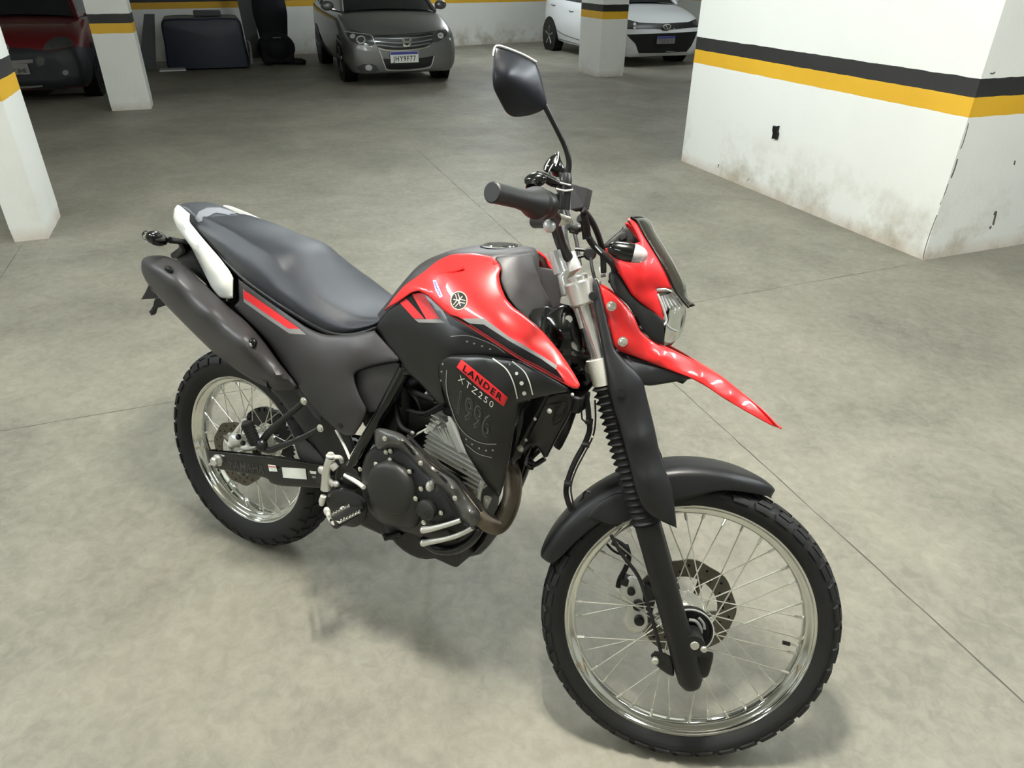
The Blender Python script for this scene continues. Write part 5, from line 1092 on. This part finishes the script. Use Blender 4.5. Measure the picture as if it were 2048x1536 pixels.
# ------------------------------------------------------------------ parked cars
HDG = -D1; LFT = D2
RC = np.array([[HDG[0], LFT[0], 0], [HDG[1], LFT[1], 0], [0, 0, 1.0]])
def car(label, u, v, paint, Lc, Wc, prof, roof, track, wb, foh, glass, rimm, side_sill=None):
    """prof: (x back from the nose, half width factor, z bottom, z shoulder, z top); roof: (x, z belt, half width belt, z roof, half width roof)"""
    o0 = G(u, v, 0)
    mw = Matrix(((RC[0][0], RC[0][1], 0, o0[0]), (RC[1][0], RC[1][1], 0, o0[1]), (0, 0, 1, 0), (0, 0, 0, 1)))
    root = empty('car', mw, label, 'car', 'cars parked nose out at the back')
    h = Wc / 2
    rows = []
    for x, wf, zb, zs, zt in prof:
        w = h * wf; zm = zb + (zs - zb) * .55
        half = [(0, zb), (w * .80, zb), (w * .94, zb + .05), (w, zm - .08), (w * 1.0, zm + .1), (w * .975, zs), (w * .90, zs + (zt - zs) * .62), (w * .72, zt - .012), (w * .36, zt), (0, zt + .006)]
        rows.append([np.array([-x, -y, z]) for y, z in half] + [np.array([-x, y, z]) for y, z in reversed(half[1:-1])] + [np.array([-x, 0, half[0][1]])])
    D_ = surf(rows, 3, 2); b = Buf(); b.grid(D_); b.add(D_[0][:-1], [tuple(range(len(D_[0]) - 1))]); b.add(D_[-1][:-1], [tuple(range(len(D_[-1]) - 1))])
    body = b.build('body', paint, root, ang=45)
    rows = []
    for x, zb, wb_, zr, wr_ in roof:
        half = [(wb_, zb), (wb_ * .5 + wr_ * .5 + .02, (zb + zr) / 2), (wr_ + .02, zr - .04), (wr_ - .05, zr), (0, zr + .025)]
        rows.append([np.array([-x, -y, z]) for y, z in half] + [np.array([-x, y, z]) for y, z in reversed(half[:-1])])
    D2_ = surf(rows, 3, 2); b = Buf(); b.grid(D2_); gl = b.build('windows', glass, root, ang=45, recalc=True, fix=(-2, 0, 6))
    # roof skin and pillars
    rr = []
    for x, zb, wb_, zr, wr_ in roof[1:-1]:
        rr.append([np.array([-x, y, z + .006]) for y, z in ((-wr_ - .01, zr - .035), (-wr_ + .06, zr), (0, zr + .025), (wr_ - .06, zr), (wr_ + .01, zr - .035))])
    b = Buf(); b.grid(surf(rr, 3, 3)); b.build('roof', paint, root, solid=.01, recalc=True, fix=(-2, 0, 6))
    for s in (-1, 1):
        a = roof[0]; c = roof[1]; e = roof[-2]; f_ = roof[-1]; mid = roof[len(roof) // 2]
        b = Buf(); b.tube([(-a[0] + .02, s * a[2], a[1]), (-(a[0] + c[0]) / 2, s * ((a[2] + c[4]) / 2 + .02), (a[1] + c[3]) / 2), (-c[0], s * (c[4] + .01), c[3] - .02), (-mid[0], s * (mid[4] + .02), mid[3] - .02), (-e[0], s * (e[4] + .01), e[3] - .03), (-f_[0], s * f_[2], f_[1])], .028, 8, smooth_path=3)
        b.tube([(-mid[0], s * (mid[4] + .02), mid[3] - .03), (-mid[0], s * (mid[2] - .0), mid[1])], .03, 8); b.build('window_pillar', paint, root)
        mx = -(a[0] + .28); b = Buf(); b.ell((mx, s * (h + .07), a[1] + .08), [(.055, 0, 0), (0, .10, 0), (0, 0, .07)], 18, 12); b.tube([(mx, s * (h - .06), a[1] + .02), (mx, s * (h + .05), a[1] + .05)], .02, 8); b.build('side_mirror', paint, root)
        for ax in (foh, foh + wb):
            yo = s * track / 2
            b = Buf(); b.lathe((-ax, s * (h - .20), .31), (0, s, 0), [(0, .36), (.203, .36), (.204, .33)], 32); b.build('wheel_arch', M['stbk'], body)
            b = Buf(); b.lathe((-ax, s * (h - .19), .305), (0, s, 0), [(0, .24), (0, .29), (.03, .304), (.16, .304), (.19, .29), (.195, .215), (.18, .205)], 36); wt_ = b.build('wheel', M['rubber'], root)
            b = Buf(); b.lathe((-ax, s * (h - .02), .305), (0, s, 0), [(0, .205), (.012, .205), (.013, .188), (-.02, .18)], 32); b.lathe((-ax, s * (h - .015), .305), (0, s, 0), [(0, .05), (.018, .045), (.02, .01)], 20)
            for k in range(5):
                a_ = 2 * math.pi * k / 5 + .3; d_ = np.array([math.cos(a_), 0, math.sin(a_)]); c_ = np.array([-ax, s * (h - .012), .305])
                b.tube([c_ + d_ * .03, c_ + d_ * .12, c_ + d_ * .195], [.022, .024, .032], 6)
            b.build('wheel_rim', rimm, wt_)
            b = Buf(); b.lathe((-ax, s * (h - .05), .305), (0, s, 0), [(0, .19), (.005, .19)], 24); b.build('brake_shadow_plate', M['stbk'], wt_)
    inv = RC.T; org = RC.T @ (CAM - o0)
    return root, body, gl, org, inv
def cdec(c, name, poly, m, lift=.004, par=None, step=4, thick=0.0):
    return decal(name, poly, c[1], m, par or c[1], step, lift, 0, c[3], c[4], thick)
def cmany(c, name, shapes, m, lift=.008, par=None): return many(name, shapes, c[1], m, par or c[1], lift, c[3], c[4])
M['cglass'] = mat('car_glass_dark', (30, 34, 38), .08, coat=.5)
M['psilver'] = mat('silver_grey_car_paint', (122, 122, 120), .30, metal=.55, coat=.6)
M['pwhite'] = mat('white_car_paint', (225, 228, 228), .35, coat=.6)
M['pred'] = mat('dark_red_car_paint', (96, 12, 18), .35, coat=.5)
M['lampg'] = mat('headlamp_glass', (74, 76, 74), .15, metal=.3, coat=.6, var=.5, vscale=22)
M['grille'] = mat('grille_black', (16, 18, 18), .4)
M['carbk'] = mat('unpainted_bumper', (24, 25, 30), .55)
M['rimg'] = mat('wheel_rim_grey', (150, 150, 146), .35, metal=.7)
M['rimd'] = mat('wheel_rim_dark', (50, 50, 50), .4, metal=.5)
M['pblue'] = mat('plate_blue', (58, 62, 140), .4)
M['pgrey'] = mat('plate_grey', (120, 118, 116), .5)
M['pgreyt'] = mat('plate_text_grey', (80, 78, 76), .5)
M['ptxt'] = mat('plate_text', (40, 40, 36), .5)

# silver sedan
prof = [(0.0, .58, .30, .48, .56), (.03, .80, .22, .55, .66), (.10, .92, .19, .62, .74), (.28, .985, .18, .70, .82), (.60, 1.0, .19, .80, .91), (1.0, 1.0, .22, .88, .985), (1.6, 1.0, .22, .90, 1.0), (2.6, 1.0, .22, .92, 1.0), (3.4, .99, .24, .95, 1.03), (4.0, .96, .28, .96, 1.06), (4.3, .90, .30, .92, 1.02), (4.4, .8, .36, .8, .9)]
roof = [(.98, .97, .74, .99, .70), (1.75, .98, .78, 1.42, .56), (2.2, .98, .80, 1.46, .58), (2.9, 1.0, .80, 1.45, .57), (3.3, 1.02, .78, 1.38, .54), (3.9, 1.05, .70, 1.07, .62)]
c1 = car('silver grey sedan parked nose out in front of the back wall', 9.6, 2.84, M['psilver'], 4.4, 1.70, prof, roof, 1.48, 2.55, .92, M['cglass'], M['rimg'])
g1 = cdec(c1, 'grille', [(747, 72), (790, 71.5), (830, 70), (866, 65.5), (866, 84), (858, 91), (845, 95), (820, 98.5), (794, 100), (772, 99), (757, 95.5), (750, 86)], M['grille'], .003)
cmany(c1, 'grille_bar', [stroke([(749, 76.5), (790, 77.5), (830, 76), (865, 71.5)], 2.2), stroke([(750, 83), (790, 86), (830, 84.5), (864, 79)], 2.2), stroke([(753, 89.5), (790, 93.5), (825, 92), (860, 86.5)], 2.2)], M['psilver'], .010, g1)
cmany(c1, 'grille_frame', [stroke([(757, 96.5), (775, 100.5), (794, 101.5), (820, 100), (846, 96.5), (860, 91.5)], 2.4)], M['chrome'], .010, g1)
cmany(c1, 'emblem', [stroke([(806.5, 77), (809, 91)], 3.6, 1), stroke([(820, 76.5), (818, 90.5)], 3.6, 1), stroke([(807, 84.5), (820, 84)], 3.2, 1), stroke([(804, 80), (806, 77), (813, 76), (820, 76.5), (822.5, 80), (820, 90), (813, 92), (807, 91), (804, 80)], 1.4, 3)], M['chrome'], .016, g1)
for q in ([(689, 62.5), (706, 66), (722, 67.5), (736, 69.5), (744, 74), (749, 82), (750, 88), (742, 92), (728, 91), (716, 88), (703, 82), (695, 73)], [(866, 68), (878, 62), (892, 58.5), (895, 64), (893, 71), (884, 79), (873, 84.5), (866, 84)]):
    hl_ = cdec(c1, 'headlight', q, M['lampg'], .006)
cmany(c1, 'headlight_bulb', [poly_shape(disc2((722, 80), 9, 8, 14)), poly_shape(disc2((706, 73), 5, 4.5, 12)), poly_shape(disc2((881, 72), 6, 6, 12))], M['silver'], .010)
cdec(c1, 'bumper_intake', [(764.5, 117), (790, 118.5), (843, 116), (866.8, 111.5), (866, 120), (861.5, 130), (850, 134.5), (815, 138), (777, 138.5), (770, 133)], M['grille'], .004)
cmany(c1, 'intake_edge', [stroke([(758, 100), (763, 112), (770, 132), (777, 140), (815, 140), (850, 136.5), (862, 131.5), (868, 112)], 1.8)], M['silver'], .006)
cmany(c1, 'headlight_edge', [stroke([(690, 63), (706, 66.5), (736, 70), (744, 74), (750, 87)], 1.3)], M['silver'], .012)
cdec(c1, 'fog_light', [(714, 134), (726, 128), (744, 127.5), (752, 131), (759, 142), (740, 144), (722, 143)], M['lampg'], .005); cdec(c1, 'fog_light_bulb', disc2((737.5, 135), 7, 6, 16), M['silver'], .010)
cmany(c1, 'hood_seam', [stroke([(700, 60), (745, 70), (800, 69.5), (866, 63.5), (890, 55)], 1.2)], M['grille'], .003); cmany(c1, 'washer_cap', [poly_shape([(736, 101), (744, 102), (743, 108), (737, 107)])], M['psilver'], .006)
def plate(c, u_, v_, z, w_, h_, blue, white, text, tm, tilt=0.0):
    """number plate as a thin plate of its own"""
    root = c[0]; o0 = np.array(root.matrix_world.translation) if False else None
    b = Buf(); b.box((u_, v_, z), (.012, w_, h_)); pl = b.build('number_plate', white, root, bevel=.003)
    b = Buf(); b.box((u_ + .0075, v_, z + h_ * .36), (.003, w_ * .97, h_ * .24)); b.build('plate_band', blue, pl)
    V, Fc, w = text2d(text, (0, 0), (1, 0), (0, 1), 0.012, 1.15)
    hh = h_ * .46; ww = w_ * .80; V3 = [np.array([u_ + .0095, v_ - ww / 2 + ww * x[0] / w, z - h_ * .34 + hh * x[1]]) for x in V]
    mk('plate_lettering', V3, Fc, tm, pl, smooth=False, recalc=True, fix=(5, 0, 1))
plate(c1, .03, -.035, .415, .43, .155, M['pblue'], M['stw'], 'JHY9F77', M['ptxt'])

# white hatchback behind the pillar
prof = [(0.0, .60, .26, .56, .64), (.04, .84, .20, .60, .70), (.12, .94, .17, .64, .76), (.30, .99, .17, .74, .86), (.60, 1.0, .18, .84, .94), (.95, 1.0, .20, .90, 1.0), (1.6, 1.0, .20, .92, 1.02), (2.6, 1.0, .20, .96, 1.04), (3.3, .99, .24, .98, 1.06), (3.7, .95, .28, .98, 1.08), (3.9, .86, .32, .92, 1.0), (3.94, .78, .36, .8, .9)]
roof = [(.95, .99, .76, 1.01, .72), (1.65, 1.0, .80, 1.42, .56), (2.1, 1.0, .82, 1.47, .58), (2.9, 1.02, .82, 1.46, .57), (3.4, 1.04, .80, 1.42, .54), (3.75, 1.06, .70, 1.12, .60)]
c2 = car('white hatchback half hidden behind the pillar near the back wall', 10.6, 7.95, M['pwhite'], 3.94, 1.72, prof, roof, 1.49, 2.53, .85, M['cglass'], M['rimg'])
g2 = cdec(c2, 'grille', [(1240, 34), (1254, 39), (1278, 45.5), (1324, 47), (1376, 44.5), (1392, 38), (1400, 40), (1399, 54), (1366, 57), (1340, 59), (1334, 61.5), (1325, 61), (1320, 58), (1252, 58), (1240, 56)], M['grille'], .004)
cdec(c2, 'headlight', [(1243, 38), (1262, 43), (1277, 47), (1274, 56), (1246, 56)], M['lampg'], .008); cdec(c2, 'headlight', [(1384, 42), (1400, 38), (1399, 51), (1386, 52)], M['lampg'], .008)
cmany(c2, 'headlight_bulb', [poly_shape(disc2((1269, 49), 3, 3, 10)), poly_shape(disc2((1269, 56), 3, 2.4, 10))], M['silver'], .014)
cmany(c2, 'emblem', [stroke([(1326, 54), (1330, 50), (1338, 50), (1341, 54), (1336, 58), (1329, 58), (1326, 54)], 1.4, 2), stroke([(1331, 51), (1335, 58)], 1.6, 1)], M['alu'], .012, g2)
cdec(c2, 'bumper_intake', [(1253, 69), (1300, 67.5), (1350, 65.5), (1394, 63), (1390, 75), (1382, 92), (1373, 103), (1325, 105.5), (1277, 106), (1271, 88), (1259, 76)], M['grille'], .005)
cdec(c2, 'bumper_lip_strip', [(1277.5, 106.5), (1325, 106), (1374, 103.5), (1374, 107), (1325, 110), (1278, 111)], M['silver'], .010)
plate(c2, .03, .0, .455, .38, .125, M['pblue'], M['pgrey'], 'TIJRA1R', M['pgreyt'])
cmany(c2, 'door_handle', [stroke([(1138.5, 21), (1142, 23.5), (1147, 23)], 1.6), stroke([(1103, 8.5), (1107, 10.8), (1111, 10.5)], 1.4)], M['grille'], .008)
cmany(c2, 'sill_crease', [stroke([(1110, 58), (1130, 70), (1165, 82), (1180, 85)], 1.5), stroke([(1113, 76), (1140, 84), (1170, 92)], 1.2)], M['pgrey'], .004)

# dark red hatchback on the left
prof = [(0.0, .66, .28, .50, .60), (.04, .86, .22, .56, .68), (.12, .94, .18, .62, .76), (.30, .985, .18, .72, .85), (.65, 1.0, .20, .80, .92), (1.05, 1.0, .22, .86, .97), (1.6, 1.0, .22, .88, .99), (2.6, 1.0, .22, .90, 1.0), (3.3, .98, .26, .92, 1.02), (3.8, .9, .32, .86, .95), (3.88, .8, .38, .7, .8)]
roof = [(1.05, .95, .70, .98, .66), (1.7, .96, .74, 1.36, .52), (2.2, .97, .76, 1.41, .54), (2.9, .98, .76, 1.40, .53), (3.3, 1.0, .74, 1.34, .5), (3.75, 1.0, .66, 1.03, .58)]
c3 = car('dark red hatchback with a black bumper between the two left pillars', 9.35, -2.24, M['pred'], 3.88, 1.64, prof, roof, 1.42, 2.46, .82, M['cglass'], M['rimd'])
bp_ = cdec(c3, 'bumper', [(-60, 92), (0, 94), (60, 97), (86, 101), (95, 103), (109, 101), (144, 95), (152, 93), (190, 96), (200, 118), (196, 148), (185, 178), (120, 186), (60, 190), (-60, 188)], M['carbk'], .004, step=6)
cdec(c3, 'headlight', [(86, 100), (92, 87.5), (106, 77), (122, 74), (137, 76.5), (147, 87.5), (144, 94), (109, 100), (94, 102)], M['lampg'], .010)
cmany(c3, 'grille_bar', [poly_shape([(8, 122), (66, 118.5), (66, 125.5), (8, 130)])], M['pgrey'], .012, bp_)
cdec(c3, 'fog_light', disc2((80.5, 122.5), 10, 9.5, 18), M['lampg'], .012, bp_); cdec(c3, 'fog_light', disc2((131, 145), 6, 5.5, 14), M['pgrey'], .010, bp_)
cmany(c3, 'emblem', [stroke([(18.5, 99), (16, 106), (10, 108.5), (3.5, 106), (1, 99), (3.5, 92), (10, 89.5), (16, 92), (18.5, 99)], 1.8, 2), stroke([(4, 93), (8, 103), (10, 97), (12, 103), (16, 93)], 1.8, 1)], M['chrome'], .016, bp_)
cdec(c3, 'bumper_lip_strip', [(25, 172), (60, 171), (85, 169), (86, 172), (60, 175), (26, 176)], M['pgrey'], .012, bp_)  # pale strip paints the glint on the lower lip of the bumper
plate(c3, .035, -.02, .445, .36, .125, M['pgrey'], M['pgrey'], 'CPM', M['pgreyt'])

# dark blue tarp over a low stack, with odds and ends beside it
M['tarp'] = mat('dark_blue_tarp', (22, 32, 48), .42, bump=.5, bscale=14)
M['chairf'] = mat('black_chair_fabric', (14, 15, 20), .8)
M['board'] = mat('grey_board', (92, 94, 94), .7)
tu, tv = 12.55, .02
t_ = empty('covered_stack', Matrix.Translation(Vector(G(tu, tv))) @ Matrix(((RC[0][0], RC[0][1], 0, 0), (RC[1][0], RC[1][1], 0, 0), (0, 0, 1, 0), (0, 0, 0, 1))), 'low stack covered by a dark blue tarp behind the banded pillar', 'covered stack')
rows = []
for x, k in ((.02, .90), (-.04, .985), (-.5, 1.0), (-1.0, .99), (-1.1, .9)):
    w = .66 * k; zt = .80 * (1 if -1.05 < x < 0 else .93)
    half = [(w * 1.02, .03), (w * 1.04, .12), (w * 1.0, .4), (w * .985, .68), (w * .93, zt - .03), (w * .84, zt), (w * .4, zt + .01), (0, zt)]
    rows.append([np.array([x, -y, z]) for y, z in half] + [np.array([x, y, z]) for y, z in reversed(half[:-1])])
D_ = surf(rows, 4, 3); b = Buf(); b.grid(D_); b.add(D_[0], [tuple(range(len(D_[0])))]); b.add(D_[-1], [tuple(range(len(D_[-1])))]); b.build('tarp', M['tarp'], t_, ang=60)
b = Buf(); b.box((.06, -.60, .045), (.10, .40, .03)); b.build('pale_foot', M['stg'], t_, bevel=.004)
b = Buf(); b.box((.075, -.60, .02), (.06, .42, .02)); b.build('pale_foot', M['stw'], t_)
b = Buf(); b.box((-.45, .12, .86), (.25, .45, .09)); b.build('folded_cloth', M['board'], t_, bevel=.02)
e_ = empty('lounge_chair', Matrix.Translation(Vector(G(13.1, 1.22))) @ Matrix(((RC[0][0], RC[0][1], 0, 0), (RC[1][0], RC[1][1], 0, 0), (0, 0, 1, 0), (0, 0, 0, 1))), 'black upholstered chair between the tarp-covered stack and the silver sedan', 'chair')
b = Buf(); b.ell((0, 0, .27), [(.34, 0, 0), (0, .34, 0), (0, 0, .27)], 20, 14); b.box((0, 0, .22), (.5, .56, .36)); b.build('seat', M['chairf'], e_, bevel=.03)
b = Buf(); rows = []
for z, w, x in ((.40, .24, -.22), (.60, .27, -.25), (.85, .30, -.30), (1.10, .27, -.34), (1.2, .16, -.36)): rows.append([np.array([x + t * .05, y * w, z]) for y, t in ((-1, 0), (-.9, 1), (0, 1.6), (.9, 1), (1, 0), (.9, -1), (0, -1.3), (-.9, -1), (-1, 0))])
b.grid(surf(rows, 3, 2)); b.build('backrest', M['chairf'], e_)
b = Buf(); b.tube([(.0, .0, .05), (.25, .40, .05), (.28, .46, .04)], [.06, .06, .04], 10); b.tube([(0, 0, .05), (.25, -.2, .04)], .04, 8); b.tube([(0, 0, .05), (-.25, .3, .04)], .04, 8); b.build('chair_base', M['chairf'], e_)
b = Buf(); b.box((.24, .02, .46), (.02, .14, .02)); b.build('seat_badge', M['board'], e_)
for nm, q, wz, lb in (('board', [(275, 128), (310, 128), (309, 28), (288, 28)], 12.9, 'grey board standing left of the tarp-covered stack by the banded pillar'), ('board', [(490, 60), (514, 56), (500, -30), (468, -30)], 14.25, 'grey board leaning between the tarp-covered stack and the black chair')):
    pts = []
    for x, y in q:
        d = ray(x, y); tt = (wz - CAM @ D1) / (d @ D1); pts.append(CAM + d * tt)
    zmin = min(p[2] for p in pts)
    pts = [p if p[2] > zmin + .25 else np.array([p[0], p[1], 0.0]) for p in pts]
    b = Buf(); b.prism(pts, D1 * .03); tag(b.build(nm, M['board'], smooth=False, bevel=.004), lb, 'board', 'grey boards beside the covered stack')
b = Buf(); b.tube([G(12.35, .72, .10), G(12.36, .74, .40), G(12.40, .70, .46)], [.022, .022, .015], 10, smooth_path=3); tag(b.build('grey_post', M['pgrey'], smooth=True), 'short pale rounded post at the right end of the tarp-covered stack', 'post')
